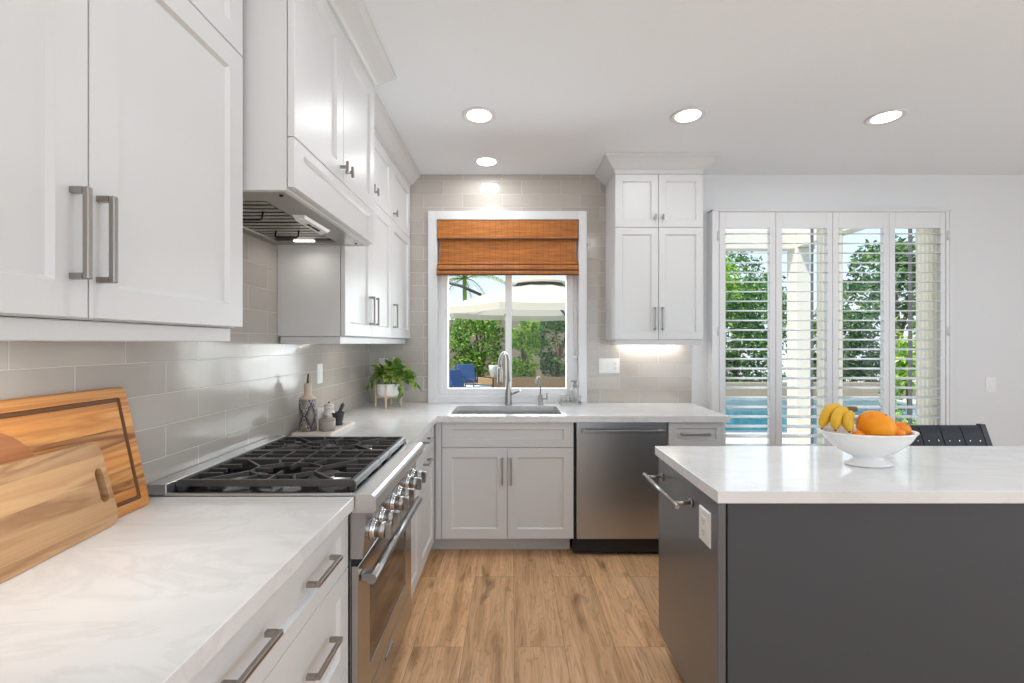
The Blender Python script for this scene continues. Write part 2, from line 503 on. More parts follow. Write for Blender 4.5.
M = dict(
    cab=simple('white_cabinet_paint', (0.675, 0.68, 0.68), 0.36, spec=0.5),
    kick=simple('toe_kick_paint', (0.60, 0.595, 0.585), 0.4),
    wall=simple('pale_grey_wall_paint', (0.745, 0.755, 0.765), 0.6, bump=0.1, bscale=180),
    ceil=simple('ceiling_paint', (0.87, 0.91, 0.945), 0.8, bump=0.35, bscale=120),
    trim=simple('white_trim_paint', (0.76, 0.765, 0.77), 0.35),
    tile_l=tile_mat('greige_glazed_tile_side', 'YZX', (-1.161, -0.914, 0)),
    tile_b=tile_mat('greige_glazed_tile_rear', 'XZY', (-1.142, -0.914, 0)),
    floor=floor_mat(),
    quartz=quartz_mat(),
    steel_v=steel_mat('brushed_steel_range', (0.43, 0.42, 0.41), 0.24),
    steel_h=steel_mat('brushed_steel_flat', (0.66, 0.66, 0.66), 0.30, scale=(240, 2, 2)),
    steel_dw=steel_mat('brushed_steel_dark', (0.44, 0.46, 0.48), 0.34, scale=(240, 2, 2)),
    steel_hood=steel_mat('hood_steel', (0.40, 0.375, 0.35), 0.34, scale=(4, 240, 2)),
    nickel=simple('satin_nickel', (0.36, 0.35, 0.34), 0.30, 1.0),
    bronze=simple('brushed_nickel_pull', (0.36, 0.335, 0.31), 0.34, 1.0),
    chrome=simple('polished_chrome', (0.80, 0.81, 0.82), 0.08, 1.0),
    iron=simple('cast_iron', (0.045, 0.043, 0.042), 0.38, 0.0, spec=0.6, bump=0.15, bscale=500),
    black=simple('black_enamel', (0.012, 0.012, 0.013), 0.16),
    dark=simple('dark_gap', (0.01, 0.01, 0.01), 0.6),
    burner=simple('aluminium_burner', (0.62, 0.62, 0.62), 0.30, 1.0),
    ovenglass=simple('dark_oven_glass', (0.025, 0.018, 0.014), 0.06, spec=0.8),
    island=simple('charcoal_paint_lit_side', (0.092, 0.100, 0.110), 0.30, spec=0.6, coat=0.6),  # same charcoal paint, base lightened for light reflected on the side
    islandfront=simple('charcoal_matte_shaded_front', (0.066, 0.070, 0.077), 0.55, spec=0.3),  # same charcoal paint, matte, base darkened for the dimmer front
    plate=simple('white_switch_plastic', (0.85, 0.85, 0.83), 0.3),
    slot=simple('socket_slot', (0.25, 0.25, 0.25), 0.5),
    lens=simple('lamp_lens', (1, 1, 1), 0.4, emit=6.0, ecol=(1.0, 0.985, 0.96)),
    strip=simple('led_strip', (1, 1, 1), 0.4, emit=5.0, ecol=(1.0, 0.95, 0.88)),
    glass=glass_mat(),
    vinyl=simple('white_vinyl', (0.82, 0.82, 0.82), 0.3),
    blind=blind_mat(),
    blindedge=simple('dark_bamboo_edge', (0.07, 0.025, 0.008), 0.6),
    cord=simple('blind_cord', (0.55, 0.52, 0.48), 0.7),
    teak=wood_mat('striped_teak', [(0.66, 0.30, 0.085), (0.52, 0.20, 0.045), (0.68, 0.34, 0.11), (0.26, 0.085, 0.022)], stretch=(1.1, 17, 5), rings=5, dist=0.6, rough=0.3, plank=(50, 0.058)),
    teakedge=simple('teak_end_grain', (0.60, 0.31, 0.12), 0.4),
    groove=simple('juice_groove', (0.15, 0.06, 0.018), 0.5),
    acacia=wood_mat('pale_acacia', [(0.54, 0.33, 0.165), (0.47, 0.27, 0.13), (0.56, 0.35, 0.18), (0.36, 0.19, 0.085)], stretch=(1.0, 14, 5), rings=5, dist=0.8, rough=0.45, plank=(50, 0.062)),
    cherry=wood_mat('red_brown_wood', [(0.40, 0.16, 0.06), (0.33, 0.12, 0.04), (0.42, 0.18, 0.07)], rings=4),
    paleply=simple('pale_birch', (0.70, 0.53, 0.36), 0.5),
    ceramic=simple('white_ceramic', (0.83, 0.83, 0.82), 0.12, coat=0.5),
    cream=simple('cream_ceramic', (0.62, 0.50, 0.38), 0.4),
    snake=snake_mat(),
    stone=wood_mat('banded_grey_stone', [(0.42, 0.38, 0.34), (0.30, 0.26, 0.23), (0.46, 0.42, 0.38)], order='YZX', stretch=(2, 60, 2), rings=3),
    granite=simple('dark_granite', (0.045, 0.047, 0.05), 0.45, bump=0.3, bscale=600),
    whitewood=simple('whitewashed_tray', (0.70, 0.63, 0.56), 0.4),
    rosewhite=simple('pinkish_white_glaze', (0.72, 0.66, 0.63), 0.25),
    leafpot=leaf_mat('houseplant_leaf', [(0.0, (0.06, 0.16, 0.04)), (0.4, (0.16, 0.32, 0.06)), (0.65, (0.40, 0.56, 0.09)), (1.0, (0.72, 0.78, 0.24))], 0.4, 0.3),
    soil=simple('potting_soil', (0.03, 0.02, 0.012), 0.9),
    orange=fruit_mat('orange_peel', (0.80, 0.22, 0.010), (0.86, 0.29, 0.018)),
    grapefruit=fruit_mat('grapefruit_peel', (0.84, 0.25, 0.006), (0.88, 0.36, 0.012)),
    lemon=fruit_mat('lemon_peel', (0.80, 0.48, 0.02), (0.84, 0.55, 0.04)),
    banana=fruit_mat('banana_peel', (0.70, 0.40, 0.025), (0.76, 0.48, 0.05), bump=0.0),
    bananatip=simple('banana_stalk', (0.16, 0.09, 0.03), 0.6),
    leather=simple('navy_black_leather', (0.008, 0.010, 0.015), 0.5, bump=0.2, bscale=300),
    blackwood=simple('black_wood', (0.015, 0.014, 0.014), 0.4),
    rivet=simple('silver_rivet', (0.8, 0.8, 0.8), 0.25, 1.0),
    soap=simple('clear_plastic', (0.86, 0.87, 0.87), 0.1, trans=0.6),
    hoodctl=simple('hood_control_white', (0.80, 0.80, 0.80), 0.3),
    sheer=leaf_mat('cream_sheer_cloth', [(0.0, (0.86, 0.82, 0.72)), (1.0, (0.86, 0.82, 0.72))], 0.8, 0.6),
    # outside
    paving=simple('pale_concrete', (0.54, 0.51, 0.46), 0.8, bump=0.3, bscale=20),
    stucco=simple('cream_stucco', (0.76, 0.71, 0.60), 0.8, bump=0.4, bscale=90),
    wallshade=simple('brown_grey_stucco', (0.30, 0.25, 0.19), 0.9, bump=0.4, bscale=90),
    tan=simple('tan_stucco', (0.46, 0.29, 0.16), 0.8, bump=0.4, bscale=90),
    canvas=leaf_mat('cream_canvas', [(0.0, (0.72, 0.66, 0.54)), (1.0, (0.72, 0.66, 0.54))], 0.8, 0.35),
    darkmetal=simple('dark_bronze_metal', (0.07, 0.065, 0.06), 0.4, 0.6),
    greymetal=simple('grey_plastic', (0.30, 0.30, 0.30), 0.6),
    blue=simple('blue_outdoor_fabric', (0.030, 0.085, 0.24), 0.8),
    palecushion=simple('pale_outdoor_fabric', (0.60, 0.64, 0.68), 0.8),
    bark=simple('bark', (0.16, 0.10, 0.06), 0.9, bump=0.6, bscale=40),
    water=water_mat(),
    hedge_a=leaf_mat('hedge_leaf_green', [(0.0, (0.037, 0.128, 0.024)), (0.5, (0.145, 0.340, 0.051)), (0.85, (0.408, 0.646, 0.102)), (1.0, (0.816, 0.850, 0.221))]),
    hedge_b=leaf_mat('hedge_leaf_bright', [(0.0, (0.085, 0.221, 0.031)), (0.5, (0.289, 0.561, 0.068)), (0.85, (0.680, 0.850, 0.128)), (1.0, (0.850, 0.850, 0.272))]),
    hedge_c=leaf_mat('hedge_leaf_dark', [(0.0, (0.020, 0.071, 0.020)), (0.6, (0.076, 0.204, 0.048)), (1.0, (0.340, 0.544, 0.119))]),
    hedge_d=leaf_mat('tree_leaf_soft', [(0.0, (0.05, 0.12, 0.05)), (0.6, (0.14, 0.28, 0.09)), (1.0, (0.42, 0.56, 0.22))]),
    palm=leaf_mat('palm_leaf', [(0.0, (0.12, 0.22, 0.04)), (0.6, (0.28, 0.38, 0.07)), (1.0, (0.50, 0.56, 0.16))]),
)

# ------------------------------------------------------------------ mesh helpers


class MB:
    def __init__(s):
        s.v, s.f, s.sm, s.mi = [], [], [], []
        s.cur = 0

    def add(s, vs, fs, smooth=False, T=None):
        o = len(s.v)
        for p in vs:
            p = Vector(p)
            s.v.append(T @ p if T else p)
        for f in fs:
            s.f.append([o + i for i in f])
            s.sm.append(smooth)
            s.mi.append(s.cur)
        return s

    def addbm(s, bm, smooth=False, T=None):
        bm.verts.ensure_lookup_table()
        bm.verts.index_update()
        s.add([v.co.copy() for v in bm.verts], [[v.index for v in f.verts] for f in bm.faces], smooth, T)
        bm.free()
        return s

    def box(s, x0, x1, y0, y1, z0, z1, bev=0.0, seg=2, T=None):
        bm = bmesh.new()
        bmesh.ops.create_cube(bm, size=1)
        for v in bm.verts:
            v.co = Vector(((x0 + x1) / 2 + v.co.x * (x1 - x0), (y0 + y1) / 2 + v.co.y * (y1 - y0), (z0 + z1) / 2 + v.co.z * (z1 - z0)))
        if bev:
            bmesh.ops.bevel(bm, geom=bm.edges[:], offset=bev, segments=seg, affect='EDGES', profile=0.5)
        return s.addbm(bm, False, T)

    def cyl(s, p0, p1, r0, r1=None, n=16, smooth=True, cap=True, T=None):
        r1 = r0 if r1 is None else r1
        p0, p1 = Vector(p0), Vector(p1)
        d = (p1 - p0).normalized()
        a = d.orthogonal().normalized()
        b = d.cross(a)
        vs, fs = [], []
        for p, r in ((p0, r0), (p1, r1)):
            for i in range(n):
                t = 2 * PI * i / n
                vs.append(p + a * (r * math.cos(t)) + b * (r * math.sin(t)))
        fs = [[i, (i + 1) % n, n + (i + 1) % n, n + i] for i in range(n)]
        s.add(vs, fs, smooth, T)
        if cap:
            s.add(vs, [list(range(n))[::-1], list(range(n, 2 * n))], False, T)
        return s

    def tube(s, pts, r, n=10, smooth=True, cap=True, closed=False, T=None):
        pts = [Vector(p) for p in pts]
        m = len(pts)
        rs = r if isinstance(r, (list, tuple)) else [r] * m
        tang = []
        for i in range(m):
            if closed:
                d = pts[(i + 1) % m] - pts[i - 1]
            else:
                d = pts[min(i + 1, m - 1)] - pts[max(i - 1, 0)]
            tang.append(d.normalized())
        a = tang[0].orthogonal().normalized()
        vs = []
        for i in range(m):
            a = (a - tang[i] * a.dot(tang[i])).normalized()
            b = tang[i].cross(a)
            for k in range(n):
                t = 2 * PI * k / n
                vs.append(pts[i] + (a * math.cos(t) + b * math.sin(t)) * rs[i])
        fs = []
        for i in range(m if closed else m - 1):
            j = (i + 1) % m
            for k in range(n):
                l = (k + 1) % n
                fs.append([i * n + k, i * n + l, j * n + l, j * n + k])
        if cap and not closed:
            fs.append(list(range(n))[::-1])
            fs.append(list(range((m - 1) * n, m * n)))
        return s.add(vs, fs, smooth, T)

    def lathe(s, prof, c=(0, 0, 0), n=32, smooth=True, sx=1.0, sy=1.0, T=None):
        c = Vector(c)
        vs, fs = [], []
        for r, z in prof:
            for k in range(n):
                t = 2 * PI * k / n
                vs.append(c + Vector((r * sx * math.cos(t), r * sy * math.sin(t), z)))
        for i in range(len(prof) - 1):
            for k in range(n):
                l = (k + 1) % n
                fs.append([i * n + k, i * n + l, (i + 1) * n + l, (i + 1) * n + k])
        if prof[0][0] > 1e-6:
            fs.append(list(range(n))[::-1])
        if prof[-1][0] > 1e-6:
            fs.append(list(range((len(prof) - 1) * n, len(prof) * n)))
        return s.add(vs, fs, smooth, T)

    def loft(s, loops, smooth=False, cap0=True, cap1=True, T=None):
        n = len(loops[0])
        vs = [p for l in loops for p in l]
        fs = []
        for i in range(len(loops) - 1):
            for k in range(n):
                l = (k + 1) % n
                fs.append([i * n + k, i * n + l, (i + 1) * n + l, (i + 1) * n + k])
        s.add(vs, fs, smooth, T)
        if cap0:
            s.add(loops[0], [list(range(n))[::-1]], False, T)
        if cap1:
            s.add(loops[-1], [list(range(n))], False, T)
        return s

    def extrude_y(s, prof, y0, y1, T=None):
        """profile of (x, z), counter-clockwise, pushed along y"""
        n = len(prof)
        return s.loft([[(x, y0, z) for x, z in prof], [(x, y1, z) for x, z in prof]], False, True, True, T)

    def sphere(s, c, r, n=24, m=14, sx=1, sy=1, sz=1, T=None):
        prof = [(r * math.sin(PI * i / m), -r * math.cos(PI * i / m)) for i in range(m + 1)]
        prof[0] = (1e-5, prof[0][1])
        prof[-1] = (1e-5, prof[-1][1])
        o = len(s.v)
        s.lathe([(p, z * sz) for p, z in prof], c, n, True, sx, sy, T)
        return s

    def plate(s, outer, holes, t, T=None):
        """flat 2D outline (u, v) with holes, thickness t along n"""
        bm = bmesh.new()
        for lp in [outer] + holes:
            vs = [bm.verts.new((u, v, 0)) for u, v in lp]
            for i in range(len(vs)):
                bm.edges.new((vs[i], vs[(i + 1) % len(vs)]))
        bmesh.ops.triangle_fill(bm, use_beauty=True, use_dissolve=False, edges=bm.edges[:])
        r = bmesh.ops.extrude_face_region(bm, geom=bm.faces[:])
        for g in r['geom']:
            if isinstance(g, bmesh.types.BMVert):
                g.co.z += t
        bmesh.ops.recalc_face_normals(bm, faces=bm.faces[:])
        return s.addbm(bm, False, T)


def rrect(u0, u1, v0, v1, r, k=6):
    out = []
    for cx, cy, a in ((u1 - r, v0 + r, -PI / 2), (u1 - r, v1 - r, 0), (u0 + r, v1 - r, PI / 2), (u0 + r, v0 + r, PI)):
        for i in range(k + 1):
            t = a + PI / 2 * i / k
            out.append((cx + r * math.cos(t), cy + r * math.sin(t)))
    return out


def frame_T(origin, u, n, v=(0, 0, 1)):
    u, v, n = Vector(u), Vector(v), Vector(n)
    m = Matrix.Identity(4)
    for i in range(3):
        m[i][0], m[i][1], m[i][2], m[i][3] = u[i], v[i], n[i], origin[i]
    return m


def FX(x):   # faces +x: u is y, v is z
    return frame_T((x, 0, 0), (0, 1, 0), (1, 0, 0))


def FY(y):   # faces -y: u is x, v is z
    return frame_T((0, y, 0), (1, 0, 0), (0, -1, 0))


def FNX(x):  # faces -x: u is -y
    return frame_T((x, 0, 0), (0, -1, 0), (-1, 0, 0))


def rect(u0, u1, v0, v1, i, n):
    return [(u0 + i, v0 + i, n), (u1 - i, v0 + i, n), (u1 - i, v1 - i, n), (u0 + i, v1 - i, n)]


def shaker(mb, T, u0, u1, v0, v1, t=0.020, w=0.062, d=0.010, sl=0.008, wv=None):
    g = 0.0016
    u0, u1, v0, v1 = u0 + g, u1 - g, v0 + g, v1 - g
    wv = wv or w

    def r2(a, b, n):
        return [(u0 + a, v0 + b, n), (u1 - a, v0 + b, n), (u1 - a, v1 - b, n), (u0 + a, v1 - b, n)]
    loops = [r2(0, 0, 0), r2(0, 0, t - 0.0015), r2(0.0015, 0.0015, t), r2(w, wv, t), r2(w + sl, wv + sl, t - d)]
    mb.loft(loops, False, True, True, T)
    return mb


def slab(mb, T, u0, u1, v0, v1, t=0.020):
    g = 0.0016
    u0, u1, v0, v1 = u0 + g, u1 - g, v0 + g, v1 - g
    mb.loft([rect(u0, u1, v0, v1, 0, 0), rect(u0, u1, v0, v1, 0, t - 0.0015), rect(u0, u1, v0, v1, 0.0015, t)], False, True, True, T)
    return mb


def pull(mb, T, cu, cv, length, vertical, n0=0.020, out=0.034, w=0.011, th=0.011):
    h = length / 2
    if vertical:
        mb.box(cu - w / 2, cu + w / 2, cv - h, cv + h, n0 + out - th, n0 + out, 0.0015, 1, T)
        for q in (-1, 1):
            a = cv + q * (h - w / 2)
            mb.box(cu - w / 2, cu + w / 2, a - w / 2, a + w / 2, n0, n0 + out - th, 0.0, 1, T)
    else:
        mb.box(cu - h, cu + h, cv - w / 2, cv + w / 2, n0 + out - th, n0 + out, 0.0015, 1, T)
        for q in (-1, 1):
            a = cu + q * (h - w / 2)
            mb.box(a - w / 2, a + w / 2, cv - w / 2, cv + w / 2, n0, n0 + out - th, 0.0, 1, T)
    return mb


def tknob(mb, T, cu, cv, n0=0.020):
    mb.box(cu - 0.005, cu + 0.005, cv - 0.005, cv + 0.005, n0, n0 + 0.024, 0, 1, T)
    mb.box(cu - 0.0055, cu + 0.0055, cv - 0.021, cv + 0.021, n0 + 0.022, n0 + 0.032, 0.001, 1, T)
    return mb


WL = {}


def link(name, mb, mats, parent=None, origin=None):
    """one mesh object; coordinates in mb are world ones"""
    if parent is not None:
        org = WL[parent.name]
    else:
        org = Vector(origin) if origin is not None else Vector((0, 0, 0))
    me = bpy.data.meshes.new(name)
    me.from_pydata([tuple(p - org) for p in mb.v], [], mb.f)
    if not isinstance(mats, (list, tuple)):
        mats = [mats]
    for m in mats:
        me.materials.append(m)
    me.polygons.foreach_set('use_smooth', mb.sm)
    me.polygons.foreach_set('material_index', mb.mi)
    bm = bmesh.new()
    bm.from_mesh(me)
    if not getattr(mb, 'raw', False):
        bmesh.ops.remove_doubles(bm, verts=bm.verts[:], dist=1e-6)
        bmesh.ops.recalc_face_normals(bm, faces=bm.faces[:])
    bm.to_mesh(me)
    bm.free()
    me.update()
    o = bpy.data.objects.new(name, me)
    C.objects.link(o)
    if parent is not None:
        o.parent = parent
    else:
        o.location = org
    WL[o.name] = org
    return o


def tag(o, label, cat, group=None, kind=None):
    o['label'] = label
    o['category'] = cat
    if group:
        o['group'] = group
    if kind:
        o['kind'] = kind
    return o


def thing(name, label, cat, loc, group=None):
    o = bpy.data.objects.new(name, None)
    o.empty_display_size = 0.05
    o.location = loc
    C.objects.link(o)
    WL[o.name] = Vector(loc)
    return tag(o, label, cat, group)


def struct(name, mb, mat, label, cat):
    o = link(name, mb, mat)
    return tag(o, label, cat, kind='structure')


def spart(name, mb, mat, parent):
    o = link(name, mb, mat, parent)
    o['kind'] = 'structure'
    return o


def copy_tree(o, loc, label, parent=None):
    c = o.copy()
    C.objects.link(c)
    if parent is not None:
        c.parent = parent
    else:
        c.location = loc
        c['label'] = label
    for ch in o.children:
        copy_tree(ch, None, None, c)
    return c


# ------------------------------------------------------------------ dimensions
XL = -1.115          # tile face, left wall
YB = 3.545           # tile face, back wall
ZC = 2.692           # ceiling
XR = 5.2
YR = -3.6
CT = 0.914           # counter top
CB = 0.875
LF = -0.4787         # left counter front
BF = 2.897           # back counter front
LFACE = -0.515       # left base carcass face (doors go on top)
BFACE = 2.945
UF = -0.813          # left wall-cabinet carcass face
WIN = (-0.582, 0.518, 0.955, 2.337)
DOOR = (1.560, 3.338, 0.0, 2.375)

# ------------------------------------------------------------------ the setting
mb = MB().box(XL - 0.2, XR + 0.2, YR - 0.2, 3.70, -0.05, 0.0)
struct('floor', mb, M['floor'], 'honey oak plank floor running away from the viewer', 'floor')
mb = MB().box(XL - 0.2, XR + 0.2, YR - 0.2, 3.72, ZC, ZC + 0.25)
struct('ceiling', mb, M['ceil'], 'flat white ceiling with recessed downlights', 'ceiling')
mb = MB().box(XL - 0.20, XL - 0.006, YR - 0.2, 3.70, 0, ZC)
struct('wall_left', mb, M['wall'], 'pale wall behind the range and left cabinets', 'wall')
mb = MB()
for a, b_, c, d in ((YR, -1.3, 0, ZC), (1.7, 3.70, 0, ZC), (-1.3, 1.7, 2.4, ZC), (-1.3, 1.7, 0, 0.2)):
    mb.box(XR, XR + 0.15, a, b_, c, d)
struct('wall_right', mb, M['wall'], 'pale grey wall with an opening added for fill light, far to the right', 'wall')  # unseen wall; the opening is invented to let fill light in
mb = MB()
y0, y1 = YB + 0.006, 3.70
for a, b_, c, d in ((XL - 0.006, WIN[0] - 0.012, 0, ZC), (WIN[0] - 0.012, WIN[1] + 0.012, 0, WIN[2]), (WIN[0] - 0.012, WIN[1] + 0.012, WIN[3] + 0.012, ZC),
                    (WIN[1] + 0.012, DOOR[0], 0, ZC), (DOOR[0], DOOR[1], DOOR[3], ZC), (DOOR[1], XR, 0, ZC)):
    mb.box(a, b_, y0, y1, c, d)
struct('wall_back', mb, M['wall'], 'pale grey wall with the sink window and patio door', 'wall')
mb = MB()
for a, b_, c, d in ((XL, -0.2, 0, ZC), (4.95, XR, 0, ZC), (-0.2, 4.95, 2.36, ZC)):
    mb.box(a, b_, YR - 0.15, YR, c, d)
struct('wall_rear', mb, M['wall'], 'pale wall with an opening added for fill light behind the viewer', 'wall')  # unseen wall; its gap is made up for the rear fill lamp

# glazed tile skins
mb = MB().box(XL - 0.006, XL, 0.36, YB, CT, ZC)
struct('wall_left_tile', mb, M['tile_l'], 'glossy greige subway tile behind the range', 'tile')
mb = MB()
for a, b_, c, d in ((XL, WIN[0] - 0.07, CT, ZC), (WIN[0] - 0.07, WIN[1] + 0.063, 2.40, ZC), (WIN[1] + 0.063, 1.398, CT, ZC)):
    mb.box(a, b_, YB, YB + 0.006, c, d)
struct('wall_back_tile', mb, M['tile_b'], 'glossy greige subway tile around the sink window', 'tile')

# baseboard to the right of the patio door
mb = MB().box(3.44, XR, YB - 0.010, YB + 0.006, 0, 0.12, 0.003)
struct('baseboard_back', mb, M['trim'], 'white baseboard right of the patio door', 'baseboard')

# ------------------------------------------------------------------ window over the sink
w = MB()
yc = YB - 0.016
for a, b_, c, d in ((-0.652, WIN[0], CT + 0.001, 2.405), (WIN[1], 0.581, CT + 0.001, 2.405), (WIN[0], WIN[1], WIN[3], 2.405)):
    w.box(a, b_, yc, YB + 0.03, c, d, 0.002, 1)
w.box(WIN[0], WIN[1], yc + 0.004, YB + 0.03, CT + 0.001, 0.968, 0.002, 1)
wr = struct('window_1', w, M['trim'], 'white cased sliding window above the sink', 'window')
w = MB()   # reveal
for a, b_, c, d in ((WIN[0] - 0.010, WIN[0], 0.955, WIN[3]), (WIN[1], WIN[1] + 0.010, 0.955, WIN[3]), (WIN[0], WIN[1], WIN[3], WIN[3] + 0.01), (WIN[0] - 0.01, WIN[1] + 0.01, 0.957, 0.968)):
    w.box(a, b_, YB + 0.03, 3.72, c, d)
spart('window_reveal', w, M['trim'], wr)
w = MB()
fy0, fy1 = 3.61, 3.68
GX0, GX1, GZ0 = (448.6 - 512) * 3.66 / 455.1, (565.8 - 512) * 3.66 / 455.1, 1.38 - 45 * 3.66 / 455.1
mu0, mu1 = (505.4 - 512) * 3.64 / 455.1, (511.8 - 512) * 3.64 / 455.1
w.box(WIN[0], GX0, fy0, fy1, 0.968, WIN[3], 0.002, 1)
w.box(GX1, WIN[1], fy0, fy1, 0.968, WIN[3], 0.002, 1)
w.box(GX0, GX1, fy0, fy1, 0.968, GZ0, 0.002, 1)
w.box(GX0, GX1, fy0, fy1, 2.28, WIN[3], 0.002, 1)
w.box(mu0, mu1, fy0 + 0.01, fy1, GZ0, 2.28, 0.002, 1)
w.box(GX1 + 0.012, GX1 + 0.022, fy0 - 0.008, fy0, 0.97, WIN[3])
w.box(WIN[0] + 0.02, WIN[0] + 0.03, fy0 - 0.008, fy0, 0.97, WIN[3])
spart('window_frame', w, M['vinyl'], wr)
for a, b_, yy in ((GX0, mu0, 3.650), (mu1, GX1, 3.664)):
    spart('window_pane', MB().box(a, b_, yy, yy + 0.004, GZ0, 2.28), M['glass'], wr)

# ------------------------------------------------------------------ patio door (behind the shutters)
w = MB()
for a, b_, c, d in ((1.56, 1.60, 0, 2.375), (3.330, 3.338, 0, 2.375), (1.60, 3.330, 2.33, 2.375), (1.60, 3.330, 0, 0.06)):
    w.box(a, b_, 3.60, 3.69, c, d, 0.003, 1)
dr = struct('door_1', w, M['stucco'], 'cream framed sliding glass patio door behind the shutters', 'door')
spart('door_gasket', MB().box(2.386, 2.392, 3.61, 3.64, 0.06, 2.33).box(3.168, 3.176, 3.61, 3.64, 0.06, 2.33), M['slot'], dr)
spart('door_pane', MB().box(1.60, 2.386, 3.64, 3.645, 0.06, 2.33), M['glass'], dr)
spart('door_pane', MB().box(2.392, 3.330, 3.655, 3.66, 0.06, 2.33), M['glass'], dr)

# gathered cream drapes hanging between shutters and glass


def drape(x0, x1, label):
    n = int((x1 - x0) / 0.004)
    fr_ = [(x0 + (x1 - x0) * i / n, 3.575 + 0.010 * math.sin(2 * PI * (x0 + (x1 - x0) * i / n) / 0.034)) for i in range(n + 1)]
    d_ = MB()
    k_ = len(fr_)
    d_.add([(x, y, 0.03) for x, y in fr_] + [(x, y, 2.30) for x, y in fr_], [[i, i + 1, k_ + i + 1, k_ + i] for i in range(k_ - 1)], True)
    t_ = thing('sheer_drape', label, 'curtain', ((x0 + x1) / 2, 3.575, 0.03), 'sheer drapes at the patio door')
    link('drape_cloth', d_, M['sheer'], t_)
    link('header_tape', MB().box(x0, x1, 3.562, 3.590, 2.3005, 2.345), M['sheer'], t_)


drape(2.395, 2.600, 'gathered cream drape behind the shutter left of the fruit bowl')
drape(3.176, 3.330, 'gathered cream drape behind the rightmost shutter, above the chair')

# shutter surround
w = MB()
sy0, sy1 = 3.475, YB + 0.006
for a, b_, c, d in ((1.530, 1.582, 0, 2.394), (3.316, 3.350, 0, 2.394), (1.582, 3.316, 2.382, 2.394)):
    w.box(a, b_, sy0, sy1, c, d, 0.004, 1)
w.box(1.526, 1.540, sy0 - 0.006, sy1, 0, 2.400, 0.002, 1)
w.box(3.340, 3.354, sy0 - 0.006, sy1, 0, 2.400, 0.002, 1)
w.box(1.526, 3.354, sy0 - 0.006, sy1, 2.388, 2.400, 0.002, 1)
struct('trim_1', w, M['trim'], 'white frame around the plantation shutters', 'trim')


# ------------------------------------------------------------------ plantation shutters
def shutter(x0, x1, ox0, ox1, label, hinge_left):
    t = thing('plantation_shutter', label, 'shutter', ((x0 + x1) / 2, 3.49, 0.01), 'plantation shutters at the patio door')
    f = MB()
    ya, yb = 3.478, 3.508
    zt, zo, zb, zl = 2.380, 2.259, 0.012, 0.10
    f.box(x0 + 0.0015, ox0, ya, yb, zb, zt, 0.002, 1)
    f.box(ox1, x1 - 0.0015, ya, yb, zb, zt, 0.002, 1)
    f.box(ox0, ox1, ya, yb, zo, zt, 0.002, 1)
    f.box(ox0, ox1, ya, yb, zb, zl, 0.002, 1)
    link('shutter_frame', f, M['trim'], t)
    l = MB()
    z = 2.217
    a = math.radians(7.5)
    while z > 0.13:
        prof = []
        for k in range(16):
            q = 2 * PI * k / 16
            py, pz = 0.037 * math.cos(q), 0.0048 * math.sin(q)
            prof.append((py * math.cos(a) - pz * math.sin(a), py * math.sin(a) + pz * math.cos(a)))
        l.loft([[(ox0 + 0.001, 3.493 + p, z + q) for p, q in prof], [(ox1 - 0.001, 3.493 + p, z + q) for p, q in prof]], True, True, True)
        z -= 0.0738
    link('louvers', l, M['trim'], t)
    if hinge_left is not None:
        hx = x0 - 0.012 if hinge_left else x1 + 0.012
        for hz in (2.20, 1.47, 0.40):
            link('hinge', MB().cyl((hx, 3.470, hz - 0.035), (hx, 3.470, hz + 0.035), 0.0045, n=10), M['trim'], t)


shutter(1.584, 2.016, 1.633, 1.968, 'leftmost plantation shutter panel, beside the white wall cabinet', True)
shutter(2.016, 2.451, 2.065, 2.406, 'plantation shutter panel with cream door edge and pillar behind it', None)
shutter(2.451, 2.883, 2.496, 2.837, 'plantation shutter panel with sky and tree behind, above the fruit bowl', None)
shutter(2.883, 3.314, 2.929, 3.275, 'rightmost plantation shutter panel, above the black chair', False)

# ------------------------------------------------------------------ wall cabinets, left run
CROWN = [(0.0, 0.0), (0.004, 0.0), (0.004, 0.012), (0.016, 0.018), (0.030, 0.030), (0.048, 0.050), (0.066, 0.070), (0.080, 0.080), (0.084, 0.086), (0.084, 0.098), (0.0, 0.098)]


def crown_run(mb, face, y0, y1, end0=False, end1=False):
    """crown along y, projecting towards +x; mitred returns at free ends"""
    zb = ZC - 0.0985
    for x, z in []:
        pass
    l0 = [(face + x, y0 - (x if end0 else 0), zb + z) for x, z in CROWN]
    l1 = [(face + x, y1 + (x if end1 else 0), zb + z) for x, z in CROWN]
    mb.loft([l0, l1], False, True, True)
    return mb


def fronts(parent, T, kind, specs):
    pass


def door_part(parent, T, u0, u1, v0, v1, handle, name='door', w=0.062, wv=None, mat=None, hmat=None, plain=False):
    """handle: ('bar', u, v, length, vertical) or ('knob', u, v) or list of them"""
    mbx = MB()
    if plain:
        slab(mbx, T, u0, u1, v0, v1)
    else:
        shaker(mbx, T, u0, u1, v0, v1, w=w, wv=wv)
    d = link(name, mbx, mat or M['cab'], parent)
    hs = handle if isinstance(handle, list) else ([handle] if handle else [])
    for h in hs:
        hb = MB()
        if h[0] == 'bar':
            pull(hb, T, h[1], h[2], h[3], h[4])
            link('handle', hb, hmat or M['bronze'], d)
        else:
            tknob(hb, T, h[1], h[2])
            link('knob', hb, hmat or M['bronze'], d)
    return d


